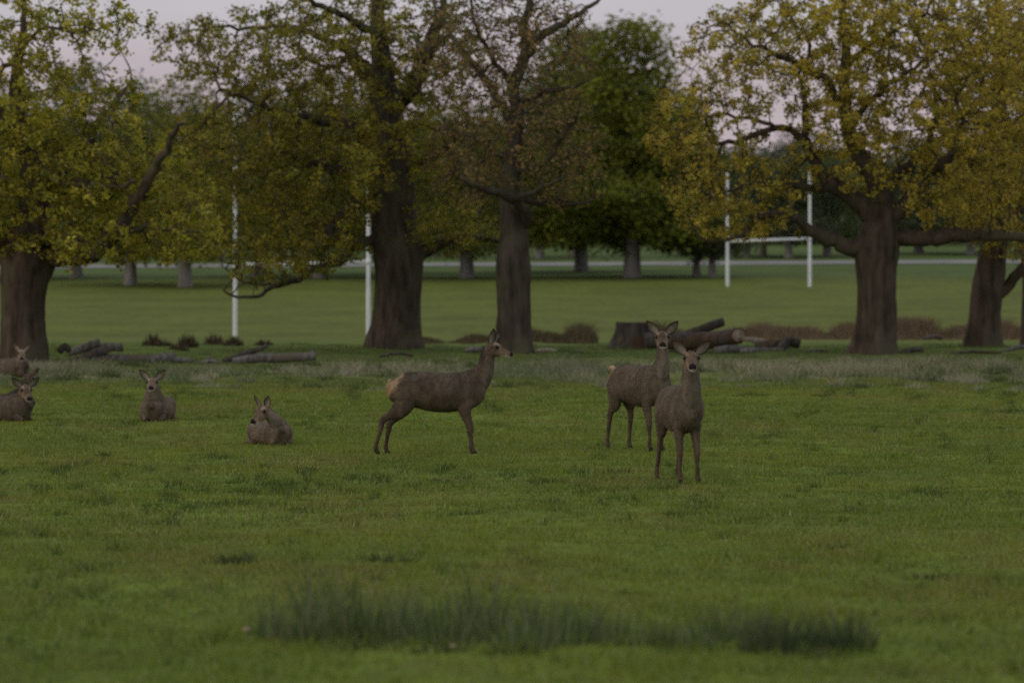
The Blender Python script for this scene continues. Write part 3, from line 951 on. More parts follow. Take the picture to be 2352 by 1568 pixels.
def copy_tree(root):
    r = root.copy(); COL.objects.link(r)
    for ch in [c for c in root.children]:
        k = ch.copy(); COL.objects.link(k); k.parent = r
    return r

def far_trees():
    HT = 16.0
    protos = {'green': proto_tree('broadleaf_tree', 11, HT, 5.2, GREEN, 4200, (24, .42, .30)),
              'dark': proto_tree('broadleaf_tree', 12, HT, 5.0, DKGREEN, 2200, (9, .36, .32)),
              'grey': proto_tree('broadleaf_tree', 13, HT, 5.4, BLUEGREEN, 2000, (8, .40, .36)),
              'olive': proto_tree('broadleaf_tree', 14, HT, 5.4, [(.19, .20, .03), (.15, .175, .026), (.23, .215, .035)], 2600, (10, .36, .31))}
    used = set()
    rng = np.random.default_rng(99)
    def put(kind, px, d, top, half, label, group, rot=None):
        p = protos[kind]
        o = p if kind not in used else copy_tree(p)
        used.add(kind)
        g = G(px, d)
        hgt = (HY - top) / F * d - g.z
        sc = hgt / HT
        hs = half / F * d / 5.0
        o.location = g
        o.rotation_euler = (0, 0, rng.uniform(0, 6.28) if rot is None else rot)
        o.scale = (hs, hs, sc)
        tag(o, label, 'tree', group)
    g1 = 'trees along the far edge of the pitch'
    put('green', 1452, 284, 40, 235, 'tall dense fresh green tree towering beyond the far end of the pitch', g1)
    put('green', 1335, 305, 60, 190, 'dense fresh green tree close behind the russet oak', g1)
    for kind, px, d, top, half, lab in (
            ('dark', 300, 272, 175, 170, 'tree whose grey trunk shows between the thick oak and its neighbour trunk'), ('olive', 425, 268, 165, 185, 'tree with short grey trunk just outside the near goal'),
            ('dark', 175, 290, 140, 180, 'tree with grey trunk close behind the thick oak'), ('dark', 590, 292, 165, 190, 'dark tree behind the near goal beside its free-standing post'),
            ('olive', 735, 286, 160, 190, 'olive tree behind the middle of the near goal'), ('dark', 880, 300, 150, 170, 'dark tree straight behind the massive dark-trunked oak'),
            ('olive', 1072, 284, 215, 190, 'olive tree with grey trunk seen between massive and russet oaks'), ('dark', 1200, 300, 150, 160, 'dark tree straight behind the russet oak'),
            ('dark', -60, 300, 130, 190, 'dark tree beyond the thick oak at the pitch end'), ('olive', 20, 285, 190, 170, 'olive tree straight behind the thick oak trunk')):
        put(kind, px, d, top, half, lab, g1)
    for px, d, top, half in ((1600, 286, 345, 110), (1636, 284, 330, 105)):
        put('grey', px, d, top, half, 'grey-trunked tree of the close pair beside the far goal', g1)
    g2 = 'trees just beyond the road'
    for px, d, top, half, lab in ((1240, 346, 260, 120, 'dim tree beyond the road just past the russet oak trunk'), (1320, 350, 240, 120, 'dim tree beyond the road under the dense fresh green trees'),
            (1715, 344, 330, 100, 'dim tree beyond the road next to the far goal post by the close pair'), (1753, 350, 350, 100, 'dim tree beyond the road under the middle of the far crossbar'),
            (1811, 342, 335, 110, 'dark-trunked tree beyond the road under the far crossbar end'), (1900, 346, 345, 120, 'dim tree beyond the road between far goal and spreading oak'),
            (2110, 356, 330, 130, 'dim tree beyond the road just past the spreading oak trunk'), (2230, 350, 310, 130, 'dim tree beyond the road just before the bent-limbed oak'),
            (2350, 354, 300, 130, 'dim tree beyond the road past the bent-limbed oak'), (1000, 352, 250, 130, 'dim tree beyond the road right beside the massive oak trunk'),
            (640, 356, 230, 130, 'dim tree beyond the road behind the near goal crossbar'), (500, 350, 230, 130, 'dim tree beyond the road just outside the near goal post')):
        put('grey' if (px // 10) % 2 else 'dark', px, d, top, half, lab, g2)
    g3 = 'trees of the far wood'
    for row, (d0, t0) in enumerate(((405, 340), (445, 320), (500, 300))):
        for k in range(17):
            px = -120 + k * 165 + row * 55 + rng.uniform(-40, 40)
            t = t0 + rng.uniform(-25, 35) - (50 if px < 1000 else 0) + (18 if 1500 < px < 2000 else 0)
            put(('grey', 'dark', 'grey')[k % 3], px, d0 + rng.uniform(-14, 14), t, rng.uniform(105, 140), 'haze-toned tree massed in the far wood at the skyline', g3)
    # understorey of the far wood, one mass nobody could count
    n = 16000
    px = rng.uniform(-260, 2620, n); d = rng.uniform(395, 470, n)
    x = (px - CXP) / F * d
    h = 7.5 * rng.random(n) ** 1.2 * (.6 + .8 * fbm(x / 5, d / 30, 71, 2))
    pts = np.stack([x, d, ground_z(x, d) + h], 1)
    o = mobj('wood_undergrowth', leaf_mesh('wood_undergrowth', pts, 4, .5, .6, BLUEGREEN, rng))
    tag(o, 'dark undergrowth filling the far wood beneath its trees', 'undergrowth', kind='stuff')

# ------------------------------------------------------------------ rugby goals
def goal(name, label, left, right, dl, dr, top, bar, wpost):
    gl, gr = G(left, dl), G(right, dr)
    mid = (gl + gr) / 2
    root = empty(name, mid)
    tag(root, label, 'goal', 'rugby goals on the pitch')
    tops = []
    for g, d in ((gl, dl), (gr, dr)):
        h = (HY - top) / F * d - g.z
        r = wpost
        rows = [(0, 0, -.2, r * 1.12), (0, 0, .05, r * 1.12), (0, 0, 1.9, r * 1.1), (0, 0, 1.95, r), (0, 0, h * .6, r * .88), (0, 0, h - .03, r * .72), (0, 0, h, r * .5)]
        ts = TubeSet(); tube(ts, resample(np.array(rows), .5), 14)
        o = mobj('post', ts.mesh('post', M_PAINT), root)
        o.location = g - mid
        zb = (HY - bar[0 if g is gl else 1]) / F * d
        tops.append(Vector((g.x, g.y, zb)) - mid)
    a, b = tops
    dv = (b - a).normalized()
    ts = TubeSet()
    tube(ts, np.array([list(a + dv * (wpost * .6)) + [wpost * .78], list(a.lerp(b, .5)) + [wpost * .76], list(b - dv * (wpost * .6)) + [wpost * .78]]), 12)
    mobj('crossbar', ts.mesh('crossbar', M_PAINT), root)
    for p in (a, b):
        ts = TubeSet(); tube(ts, np.array([list(p + Vector((0, 0, -.11))) + [wpost * 1.2], list(p + Vector((0, 0, .11))) + [wpost * 1.2]]), 14)
        mobj('clamp', ts.mesh('clamp', M_PAINT), root)
    return root

# ------------------------------------------------------------------ dead wood
def log(name, label, pts, mat, group, stubs=(), cat='log', rough=.14, seed=1, ends=True, ns=14):
    """pts: (px, py, d, radius_px)"""
    p0 = pts[0]
    base = G(p0[0], p0[2])
    root = empty(name, base)
    tag(root, label, cat, group)
    rows = np.array([list(P(p[0], p[1], p[2]) - base) + [p[3] * p[2] / F] for p in pts])
    rows = resample(rows, .09)
    rg = np.random.default_rng(seed)
    rows[:, :3] += np.cumsum(rg.normal(0, .006, (len(rows), 3)), 0)
    ts = TubeSet(); tube(ts, rows, ns, rough=rough, seed=seed, ridges=.06)
    mobj('bark', ts.mesh('bark', mat), root)
    if ends:
        for k, j in ((0, 1), (-1, -2)):
            c = rows[k, :3]; dv = c - rows[j, :3]; dv /= np.linalg.norm(dv) + 1e-9
            r = rows[k, 3] * .9
            t2 = TubeSet(); tube(t2, np.array([list(c - dv * .03) + [r], list(c + dv * .006) + [r * .97]]), 14, rough=.05, seed=seed)
            mobj('cut_end', t2.mesh('cut_end', M_CUT if ends == 'pale' else mat), root)
    for st in stubs:
        rr = np.array([list(P(p[0], p[1], p[2]) - base) + [p[3] * p[2] / F] for p in st])
        t3 = TubeSet(); tube(t3, resample(rr, .08), 8, rough=.12, seed=seed + 5)
        mobj('branch_stub', t3.mesh('branch_stub', mat), root)
    return root

def dead_wood():
    g = 'fallen logs by the thick oak'
    log('fallen_log', 'grey broken log slanting up on top of the heap', [(155, 812, 106, 9), (190, 800, 106, 10), (230, 787, 106, 10)], M_DEAD, g, seed=1)
    log('fallen_log', 'grey log lying across the heap beneath the slanting one', [(190, 806, 107, 9), (240, 798, 107, 10), (284, 800, 107, 9)], M_DEAD, g, seed=2)
    log('fallen_log', 'brown curved log in front of the heap by the thick trunk', [(105, 836, 100, 7), (160, 833, 100.5, 9), (200, 820, 101, 9), (250, 803, 102, 8)], M_DEADDARK, g, seed=3)
    log('fallen_log', 'long pale grey log stretching from the heap over the grass', [(195, 827, 102, 11), (260, 825, 102, 12), (330, 824, 102, 12), (398, 818, 102, 12)], M_DEAD, g, seed=4, stubs=[[(350, 824, 101.8, 6), (356, 840, 101, 4)]])
    log('fallen_log', 'thin grey branch at the far tip of the long pale log', [(396, 827, 102, 6), (430, 827, 102, 6), (450, 830, 102, 4)], M_DEAD, g, seed=5)
    log('fallen_log', 'low pale log half under the resting deer by the trunk', [(-30, 838, 98.5, 7), (30, 838, 98.5, 8), (110, 841, 98.5, 6)], M_DEAD, g, seed=6)
    log('fallen_log', 'dark short stump log leaning against the thick trunk', [(135, 808, 103, 8), (150, 794, 103, 9), (160, 806, 103, 7)], M_DEADDARK, g, seed=7)
    g = 'fallen branches in front of the near goal'
    log('fallen_branch', 'raised broken branch forking up from the lying grey log', [(515, 828, 102.5, 6), (560, 815, 103, 7), (590, 804, 103, 6), (616, 794, 103, 4)], M_DEADDARK, g, cat='branch', seed=8)
    log('fallen_log', 'grey lying log with the raised fork before the near goal', [(535, 828, 102, 8), (600, 823, 102, 11), (660, 823, 102, 11), (728, 818, 102, 9)], M_DEAD, g, seed=9, stubs=[[(700, 820, 102, 5), (722, 806, 102, 3)]])
    log('fallen_branch', 'small grey branch bits between the two lying logs', [(462, 833, 101.5, 5), (490, 828, 101.5, 6), (505, 834, 101.5, 4)], M_DEAD, g, cat='branch', seed=10, stubs=[[(482, 828, 101.5, 4), (478, 816, 101.5, 3)]])
    g = 'dead wood heap behind the deer pair'
    # big stump
    d = 114
    root = empty('tree_stump', G(1448, d)); tag(root, 'big dark sawn stump standing at the end of the dead wood heap', 'stump', g)
    b = np.array(root.location)
    rows = np.array([list(np.array(P(1446, 808, d)) - b) + [.68], list(np.array(P(1447, 795, d)) - b) + [.62], list(np.array(P(1452, 768, d)) - b) + [.52], list(np.array(P(1454, 741, d)) - b) + [.48]])
    ts = TubeSet(); tube(ts, resample(rows, .06), 30, rough=.13, seed=31, ridges=.08)
    mobj('bark', ts.mesh('bark', M_DEADDARK), root)
    ts = TubeSet(); t = rows[-1]; tube(ts, np.array([[t[0], t[1], t[2] - .03, .43], [t[0], t[1], t[2] + .012, .42]]), 24, rough=.05, seed=4)
    mobj('sawn_top', ts.mesh('sawn_top', M_DEADDARK), root)
    log('fallen_log', 'thick grey log lying against the sawn stump', [(1480, 784, 113, 18), (1550, 783, 113, 20), (1625, 783, 113, 19)], M_DEADDARK, g, seed=11, ns=20)
    log('fallen_log', 'dark log jutting up at a slant from the heap', [(1550, 782, 113.6, 15), (1600, 762, 113.6, 12), (1640, 744, 113.6, 11), (1661, 736, 113.6, 10)], M_DEADDARK, g, seed=12, ns=18)
    log('fallen_log', 'dark log with a pale sawn end behind the front deer', [(1600, 786, 113.4, 20), (1650, 778, 112.4, 20), (1692, 771, 111.2, 17)], M_DEADDARK, g, ends='pale', seed=13, ns=20)
    bits = [((1640, 805, 110, 8), (1680, 800, 110, 10), (1720, 802, 110, 8), 'grey lump of wood at the foot of the heap', M_DEAD),
            ((1705, 778, 111, 5), (1745, 783, 111, 8), (1770, 790, 111, 6), 'pale split timber lying on the low debris', M_CUT),
            ((1735, 796, 110.5, 9), (1770, 792, 110.5, 11), (1800, 790, 110.5, 9), 'red brown rotten timber in the low debris', M_BARK_WARM),
            ((1790, 804, 110, 9), (1810, 785, 110.5, 12), (1836, 790, 110.5, 10), 'dark knuckled root piece at the debris end', M_DEADDARK),
            ((1700, 808, 109.5, 7), (1750, 806, 109.5, 8), (1800, 808, 109.5, 6), 'long grey limb at the bottom of the debris', M_DEAD),
            ((1832, 812, 109, 4), (1870, 806, 109, 5), (1900, 804, 109, 3), 'thin dark branch on the grass past the debris', M_DEADDARK)]
    for k, (a, b2, c, lab, mt) in enumerate(bits):
        log('timber_piece', lab, [a, b2, c], mt, g, cat='timber', seed=40 + k, rough=.24)
    g = 'loose wood in the grass'
    for k, (pts, lab, mt) in enumerate((
            ([(1070, 806, 109, 5), (1090, 803, 109, 7), (1112, 806, 109, 5)], 'brown rotten chunk behind the side-on deer head', M_DEAD),
            ([(1228, 808, 109, 4), (1252, 805, 109, 6), (1278, 808, 109, 4)], 'pale chunk at the foot of the russet oak', M_CUT),
            ([(1315, 812, 109, 3), (1330, 808, 109, 4), (1346, 812, 109, 3)], 'little brown chunk in grass near the stump', M_DEADDARK),
            ([(870, 818, 107, 2.5), (910, 812, 107, 4), (945, 818, 107, 3)], 'thin dark arched branch below the massive oak', M_DEADDARK),
            ([(2070, 812, 109, 6), (2095, 803, 109, 7), (2115, 800, 109, 6), (2120, 812, 109, 5)], 'bent root beside the spreading oak trunk', M_DEADDARK),
            ([(2120, 778, 120, 3), (2145, 773, 120, 5), (2165, 778, 120, 4)], 'pale arched branch between the two ochre oaks', M_DEAD),
            ([(2180, 812, 109, 3), (2240, 806, 109, 4), (2300, 808, 109, 3)], 'thin branch lying under the bent-limbed oak', M_DEADDARK),
            ([(2300, 808, 111, 4), (2340, 794, 112, 5), (2380, 796, 112, 4)], 'grey branch at the edge beside the bent-limbed oak', M_DEAD))):
        log('fallen_branch', lab, pts, mt, g, cat='branch', seed=60 + k)
    # small pinkish stones by the rushes
    for px, y, r, lab in ((1040, 1502, .022, 'small pinkish stone in front of the rush bed'), (568, 1436, .024, 'small reddish stone at the end of the rush bed')):
        dd = d_of_y(y); gg = G(px, dd)
        bm = bmesh.new(); bmesh.ops.create_icosphere(bm, subdivisions=3, radius=r)
        for v in bm.verts:
            v.co *= 1 + .25 * (vnoise(v.co.x * 60 + 5, v.co.y * 60 + v.co.z * 40, 5) - .5)
            v.co.z *= .75
        me = bpy.data.meshes.new('stone'); bm.to_mesh(me); bm.free()
        for p in me.polygons: p.use_smooth = True
        me.materials.append(M_STONE)
        o = mobj('stone', me); o.location = gg + Vector((0, 0, r * .9)); tag(o, lab, 'stone', 'stones by the rushes')

def stone_mat():
    m, n, out = new_mat('pink_stone')
    b = n.nodes.new('ShaderNodeBsdfPrincipled')
    t = noise_node(n, 40, 4)
    r = ramp_node(n, t.outputs['Fac'], [(.3, (.30, .18, .13)), (.7, (.50, .33, .25))])
    n.links.new(r.outputs[0], b.inputs['Base Color']); b.inputs['Roughness'].default_value = .9
    n.links.new(b.outputs[0], out.inputs[0])
    return m
M_STONE = stone_mat()

# ------------------------------------------------------------------ deer
BROWN = np.array((.112, .085, .058)); DARK = np.array((.058, .042, .028)); GREYB = np.array((.175, .148, .113)); RUMP = np.array((.36, .25, .15))
CHEEK = np.array((.225, .16, .105)); NOSE = np.array((.018, .015, .014)); CHIN = np.array((.60, .56, .48)); HOOF = np.array((.03, .026, .022)); LEGC = np.array((.105, .074, .050))

class Body:
    def __init__(self): self.ts = TubeSet(); self.cols = []
    def loft(self, secs, up, col, ns=18, rings=None):
        """secs rows: x y z r_side r_up ; up: reference vector; col(t, ca, sa, p) -> rgb"""
        rows = resample(np.array(secs, float), .035)
        p = rows[:, :3]
        t = np.gradient(p, axis=0); t /= np.linalg.norm(t, axis=1)[:, None] + 1e-9
        up = np.asarray(up, float)
        if up.ndim == 1: up = np.repeat(up[None], len(p), 0)
        uu = up - t * (up * t).sum(1)[:, None]; uu /= np.linalg.norm(uu, axis=1)[:, None] + 1e-9
        ss = np.cross(t, uu)
        a = np.arange(ns) / ns * 2 * np.pi
        ca, sa = np.cos(a), np.sin(a)
        ring = p[:, None] + uu[:, None] * (ca[None, :, None] * rows[:, 4][:, None, None]) + ss[:, None] * (sa[None, :, None] * rows[:, 3][:, None, None])
        v = ring.reshape(-1, 3)
        n0 = len(v)
        v = np.vstack([v, p[0], p[-1]])
        f4 = ring_faces(len(p), ns)
        i = np.arange(ns); j = (i + 1) % ns; b = (len(p) - 1) * ns
        f3 = np.concatenate([np.stack([np.full(ns, n0), j, i], 1), np.stack([np.full(ns, n0 + 1), b + i, b + j], 1)])
        self.ts.add(v, f4, f3)
        L = np.concatenate([[0], np.cumsum(np.linalg.norm(np.diff(p, axis=0), axis=1))]); L /= L[-1]
        cc = [col(L[r], ca[k], sa[k], ring[r, k]) for r in range(len(p)) for k in range(ns)]
        cc += [col(0, 0, 0, p[0]), col(1, 0, 0, p[-1])]
        self.cols.append(np.array(cc))
    def finish(self, voxel=.011, hair=15000, seed=0, fwd=None, hair_len=.02, root=None):
        me = self.ts.mesh('tmp', M_COAT)
        o = bpy.data.objects.new('tmp', me); COL.objects.link(o)
        m = o.modifiers.new('r', 'REMESH'); m.mode = 'VOXEL'; m.voxel_size = voxel
        s = o.modifiers.new('s', 'SMOOTH'); s.factor = .5; s.iterations = 3
        dg = bpy.context.evaluated_depsgraph_get(); dg.update()
        ev = o.evaluated_get(dg)
        out = bpy.data.meshes.new_from_object(ev)
        bpy.data.objects.remove(o)
        src = np.concatenate(self.ts.v); cols = np.concatenate(self.cols)
        kd = kdtree.KDTree(len(src))
        for i, v in enumerate(src): kd.insert(v, i)
        kd.balance()
        n = len(out.vertices)
        co = np.empty(n * 3, np.float32); out.vertices.foreach_get('co', co); co = co.reshape(-1, 3)
        nv = np.empty(n * 3, np.float32); out.vertices.foreach_get('normal', nv); nv = nv.reshape(-1, 3)
        vc = np.empty((n, 3))
        for i in range(n):
            fs = kd.find_n(co[i], 3)
            wts = np.array([1 / (f[2] + .004) for f in fs]); wts /= wts.sum()
            vc[i] = sum(wt * cols[f[1]] for wt, f in zip(wts, fs))
        rg = np.random.default_rng(seed)
        a = out.color_attributes.new('Col', 'FLOAT_COLOR', 'POINT')
        c4 = np.ones((n, 4), np.float32); c4[:, :3] = vc
        a.data.foreach_set('color', c4.ravel())
        for p in out.polygons: p.use_smooth = True
        out.materials.clear(); out.materials.append(M_COAT)
        out.name = 'body'
        body = mobj('body', out, root)
        # short hairs that break the outline
        k = rg.integers(0, n, hair)
        leg = co[k, 2] < .5
        base = co[k] + rg.normal(0, .004, (hair, 3))
        flow = np.array((-.75, 0, -.55))
        dirv = nv[k] * .42 + flow[None] + rg.normal(0, .16, (hair, 3))
        dirv /= np.linalg.norm(dirv, axis=1)[:, None]
        ln = hair_len * rg.uniform(.5, 1.3, hair) * np.where((vc[k].sum(1) < .08), .2, 1)
        ln = ln * np.where(nv[k][:, 2] < -.3, .6, 1)
        sd_ = np.cross(dirv, nv[k]); sd_ /= np.linalg.norm(sd_, axis=1)[:, None] + 1e-9
        wd = .0032
        V = np.empty((hair, 3, 3))
        V[:, 0] = base - sd_ * wd; V[:, 1] = base + sd_ * wd; V[:, 2] = base + dirv * ln[:, None] + nv[k] * .004
        mot = .35 + 1.3 * fbm(base[:, 0] * 9 + base[:, 1] * 5, base[:, 2] * 7, seed, 3)
        hc = vc[k] * (rg.uniform(.6, 1.5, hair) * mot)[:, None]
        h = mobj('coat_hair', np_mesh('coat_hair', V.reshape(-1, 3), np.arange(3 * hair).reshape(-1, 3), M_HAIR, np.repeat(hc[:, None], 3, 1).reshape(-1, 3)), root)
        h['kind'] = 'stuff'
        return body

def unit(v):
    v = np.asarray(v, float); return v / np.linalg.norm(v)

def head_and_neck(B, root, neck, f, u=(0, 0, 1), hs=1.0, ears=((.55, .84), (.55, .84)), ear_len=.205, ear_face=None, tone=1.0, ear_back=0.12, mouth=0.0, headoff=(0, 0, 0)):
    """neck rows x y z r_side r_fore ; head grows from the last neck point along f"""
    f = unit(f); s = unit(np.cross(u, f)); u = np.cross(f, s)    # s points to the animal's left
    neck = np.array(neck, float)
    def ncol(t, ca, sa, p):
        c = BROWN * .95 * (1 - .35 * max(0, ca)) + (GREYB - BROWN) * max(0, -ca) * .8
        return c * tone
    # back of the neck is the 'up' side of the loft
    tn = np.gradient(neck[:, :3], axis=0)
    upn = np.array([-f[0] * .4 - .6, -f[1] * .4, .3])
    B.loft(neck, upn, ncol, ns=20)
    o = neck[-1, :3] + np.array(headoff) - f * .03 * hs
    prof = [(0, .0, .056, .062), (.045, .006, .074, .090), (.10, .006, .082, .096), (.15, .0, .074, .086), (.20, -.006, .056, .068), (.25, -.008, .046, .054),
            (.295, -.008, .044, .047), (.33, -.010, .041, .041), (.354, -.012, .028, .027)]
    rows = [list(o + f * a * hs + u * b * hs) + [c * hs, d * hs] for a, b, c, d in prof]
    def hcol(t, ca, sa, p):
        c = CHEEK.copy()
        top = max(0, ca)
        c = c * (1 - .8 * top) + DARK * 1.2 * (.8 * top)
        if t < .42: c = c * .6 + BROWN * .4
        if t > .92 and ca > -.55: c = NOSE.copy()
        elif t > .86 and ca > .1: c = NOSE * .5 + c * .5 * .6
        elif t > .78 and ca < -.4: c = CHIN.copy() * .9
        elif t > .55 and ca < -.8: c = c * .4 + CHIN * .45
        if .2 < t < .36 and .35 < abs(sa) < .85 and ca > .3: c = CHEEK * 1.35
        if .3 < t < .46 and abs(sa) > .8 and ca > -.1: c = c * .6
        return c * (tone if t < .9 else 1)
    B.loft(rows, u, hcol, ns=20)
    # lower jaw
    jr = [list(o + f * a * hs + u * (b - mouth * max(0, a - .1)) * hs) + [c * hs, d * hs] for a, b, c, d in ((.06, -.045, .045, .04), (.14, -.055, .038, .03), (.22, -.046, .028, .022), (.28, -.040, .026, .018), (.318, -.038, .02, .014))]
    def jcol(t, ca, sa, p):
        return (CHIN * .9 if t > .6 else CHEEK * (1.0 - .1 * t)) * (tone if t < .7 else 1)
    B.loft(jr, u, jcol, ns=14)
    # brow ridges / nostril bumps
    for sg in (-1, 1):
        e = o + f * .128 * hs + s * sg * .072 * hs + u * .045 * hs
        bm = bmesh.new(); bmesh.ops.create_uvsphere(bm, u_segments=14, v_segments=10, radius=.025 * hs)
        me = bpy.data.meshes.new('eye'); bm.to_mesh(me); bm.free()
        for p in me.polygons: p.use_smooth = True
        me.materials.append(M_EYE)
        eo = mobj('eye', me, root); eo.location = e
        # ear: thick cupped blade
        er = ears[0 if sg < 0 else 1]
        side, upw = er[:2]
        ed = unit(s * sg * side + u * upw - f * (er[2] if len(er) > 2 else ear_back))
        ef = unit(f * .9 + s * sg * .25) if ear_face is None else unit(np.asarray(ear_face) + s * sg * .2)
        ew = unit(np.cross(ed, ef)); ef = np.cross(ew, ed)
        b0 = o + f * .035 * hs + s * sg * .058 * hs + u * .066 * hs
        nl, nw = 12, 9
        vv = []; cc = []
        L = ear_len * hs
        for lay in (0, 1):
            for i in range(nl):
                t = i / (nl - 1)
                wdt = L * (.09 * (1 - t) + .228 * math.sin(math.pi * t ** .85) ** .8 + .012)
                for j in range(nw):
                    q = j / (nw - 1) * 2 - 1
                    cup = (1 - q * q) * wdt * .62 * (1 - .5 * t)
                    pt = b0 + ed * L * t + ew * q * wdt - ef * (cup + (.006 if lay else 0)) + ef * .02 * hs
                    vv.append(pt)
                    if lay: c = DARK * 1.1 if t > .55 else BROWN
                    else:
                        e_ = min(1, abs(q) ** 2.2 + max(0, t - .72) * 3)
                        c = GREYB * 1.3 * (1 - e_) + DARK * e_
                        if t < .5: c = c * .75 + CHIN * .3 * (1 - abs(q))
                    cc.append(c * (tone * .5 + .5))
        ff = []
        for lay in (0, 1):
            for i in range(nl - 1):
                for j in range(nw - 1):
                    k = lay * nl * nw + i * nw + j
                    q = (k, k + 1, k + 1 + nw, k + nw)
                    ff.append(q if lay else q[::-1])
        N = nl * nw
        for i in range(nl - 1):
            for j in (0, nw - 1):
                k = i * nw + j; ff.append((k, k + nw, k + nw + N, k + N))
        for j in range(nw - 1):
            k = (nl - 1) * nw + j; ff.append((k, k + 1, k + 1 + N, k + N))
        mobj('ear', np_mesh('ear', np.array(vv), np.array(ff), M_EAR, np.array(cc), True), root)
    return o

def rump_k(p):
    edge = -.48 - .15 * (1.05 - p[2]) / .25
    k = max(0.0, min(1.0, (edge + .02 - p[0]) / .05))
    if p[2] < .80: k *= max(0, (p[2] - .70) / .10)
    return k

def leg_col(tone=1.0):
    def c(t, ca, sa, p):
        if p[2] < .045: return HOOF
        if p[2] > .7 and p[0] < -.3:
            k = rump_k(p); return (BROWN * (1 - k) + RUMP * k) * tone
        k = min(1, max(0, (p[2] - .1) / .5))
        return (LEGC * (.9 + .1 * k) * (1 - k) + BROWN * k) * tone
    return c

def fore_leg(B, y, fx, kx=None, tone=1.0, fy=None, top=.40):
    """fx: foot x"""
    fy = y if fy is None else fy
    kx = (top - .02) * .45 + fx * .55 if kx is None else kx
    ex = top - .05
    def ly(z): return fy + (y - fy) * min(1, max(0, z / .6))
    secs = [(top, y * .8, .82, .06, .13), (top - .02, y * .95, .70, .06, .115), (ex, ly(.6), .60, .052, .088), (ex * .6 + kx * .4, ly(.5), .49, .042, .062), (kx, ly(.38), .38, .034, .042),
            (kx + .004, ly(.32), .325, .034, .042), (kx * .75 + fx * .25, ly(.25), .26, .024, .029), (kx * .4 + fx * .6, ly(.16), .15, .020, .024), (fx - .012, fy, .092, .026, .030), (fx + .006, fy, .05, .023, .027), (fx + .022, fy, .016, .028, .038), (fx + .026, fy, -.012, .03, .042)]
    B.loft([(a, b, c, d, e) for a, b, c, d, e in secs], (1, 0, 0), leg_col(tone), ns=14)

def hind_leg(B, y, fx, hx=None, tone=1.0, fy=None, hip=-.455, hz=.44):
    fy = y if fy is None else fy
    hx = fx + .055 if hx is None else hx
    def ly(z): return fy + (y - fy) * min(1, max(0, z / .6))
    kx = hip + .03
    secs = [(hip, y * .75, .92, .085, .20), (kx - .015, y * .95, .80, .088, .185), (kx - .03, ly(.68), .68, .072, .14), (kx * .62 + hx * .38, ly(.57), .575, .055, .108), (kx * .25 + hx * .75, ly(.49), hz + .065, .036, .054),
            (hx, ly(hz), hz, .033, .047), (hx * .85 + fx * .15, ly(.36), hz - .075, .027, .036), (hx * .5 + fx * .5, ly(.25), .25, .022, .027), (hx * .15 + fx * .85, fy, .14, .021, .025), (fx, fy, .09, .027, .031), (fx + .012, fy, .05, .024, .028), (fx + .026, fy, .016, .028, .038), (fx + .03, fy, -.012, .03, .042)]
    B.loft(secs, (1, 0, 0), leg_col(tone), ns=14)

TORSO = [(-.66, .985, .86, .05), (-.62, 1.035, .76, .115), (-.55, 1.068, .68, .155), (-.46, 1.095, .645, .175), (-.36, 1.108, .635, .185), (-.22, 1.108, .605, .20), (-.08, 1.10, .57, .215),
         (.08, 1.098, .558, .22), (.22, 1.10, .572, .205), (.34, 1.108, .59, .18), (.44, 1.10, .615, .16), (.53, 1.06, .67, .135), (.59, 1.0, .745, .105), (.62, .94, .82, .06)]

def torso(B, tone=1.0, width=1.0, rump=True, secs=TORSO, belly=1.0):
    rows = []
    for x, zt, zb, hw in secs:
        rows.append((x, 0, (zt + zb) / 2, hw * width, (zt - zb) / 2))
    def col(t, ca, sa, p):
        c = BROWN * (1 - .22 * max(0, ca) ** 2)
        c = c + (GREYB - c) * .35 * max(0, p[0] - .3) / .3 * max(0, -ca * .5 + .5)
        if rump:
            k = rump_k(p)
            c = c * (1 - k) + RUMP * k
        return c * tone
    B.loft(rows, (0, 0, 1), col, ns=30)

def tail(B, pts, tone=1.0):
    B.loft([(p[0], p[1], p[2], p[3], p[3]) for p in pts], (.3, .3, 1), lambda t, ca, sa, p: RUMP * .95, ns=10)

def deer_root(label, px, d, yaw, scale, sink=0.0):
    g = G(px, d)
    o = empty('red_deer', g - Vector((0, 0, sink)), math.radians(yaw), scale)
    return tag(o, label, 'deer', 'red deer hinds in the park')

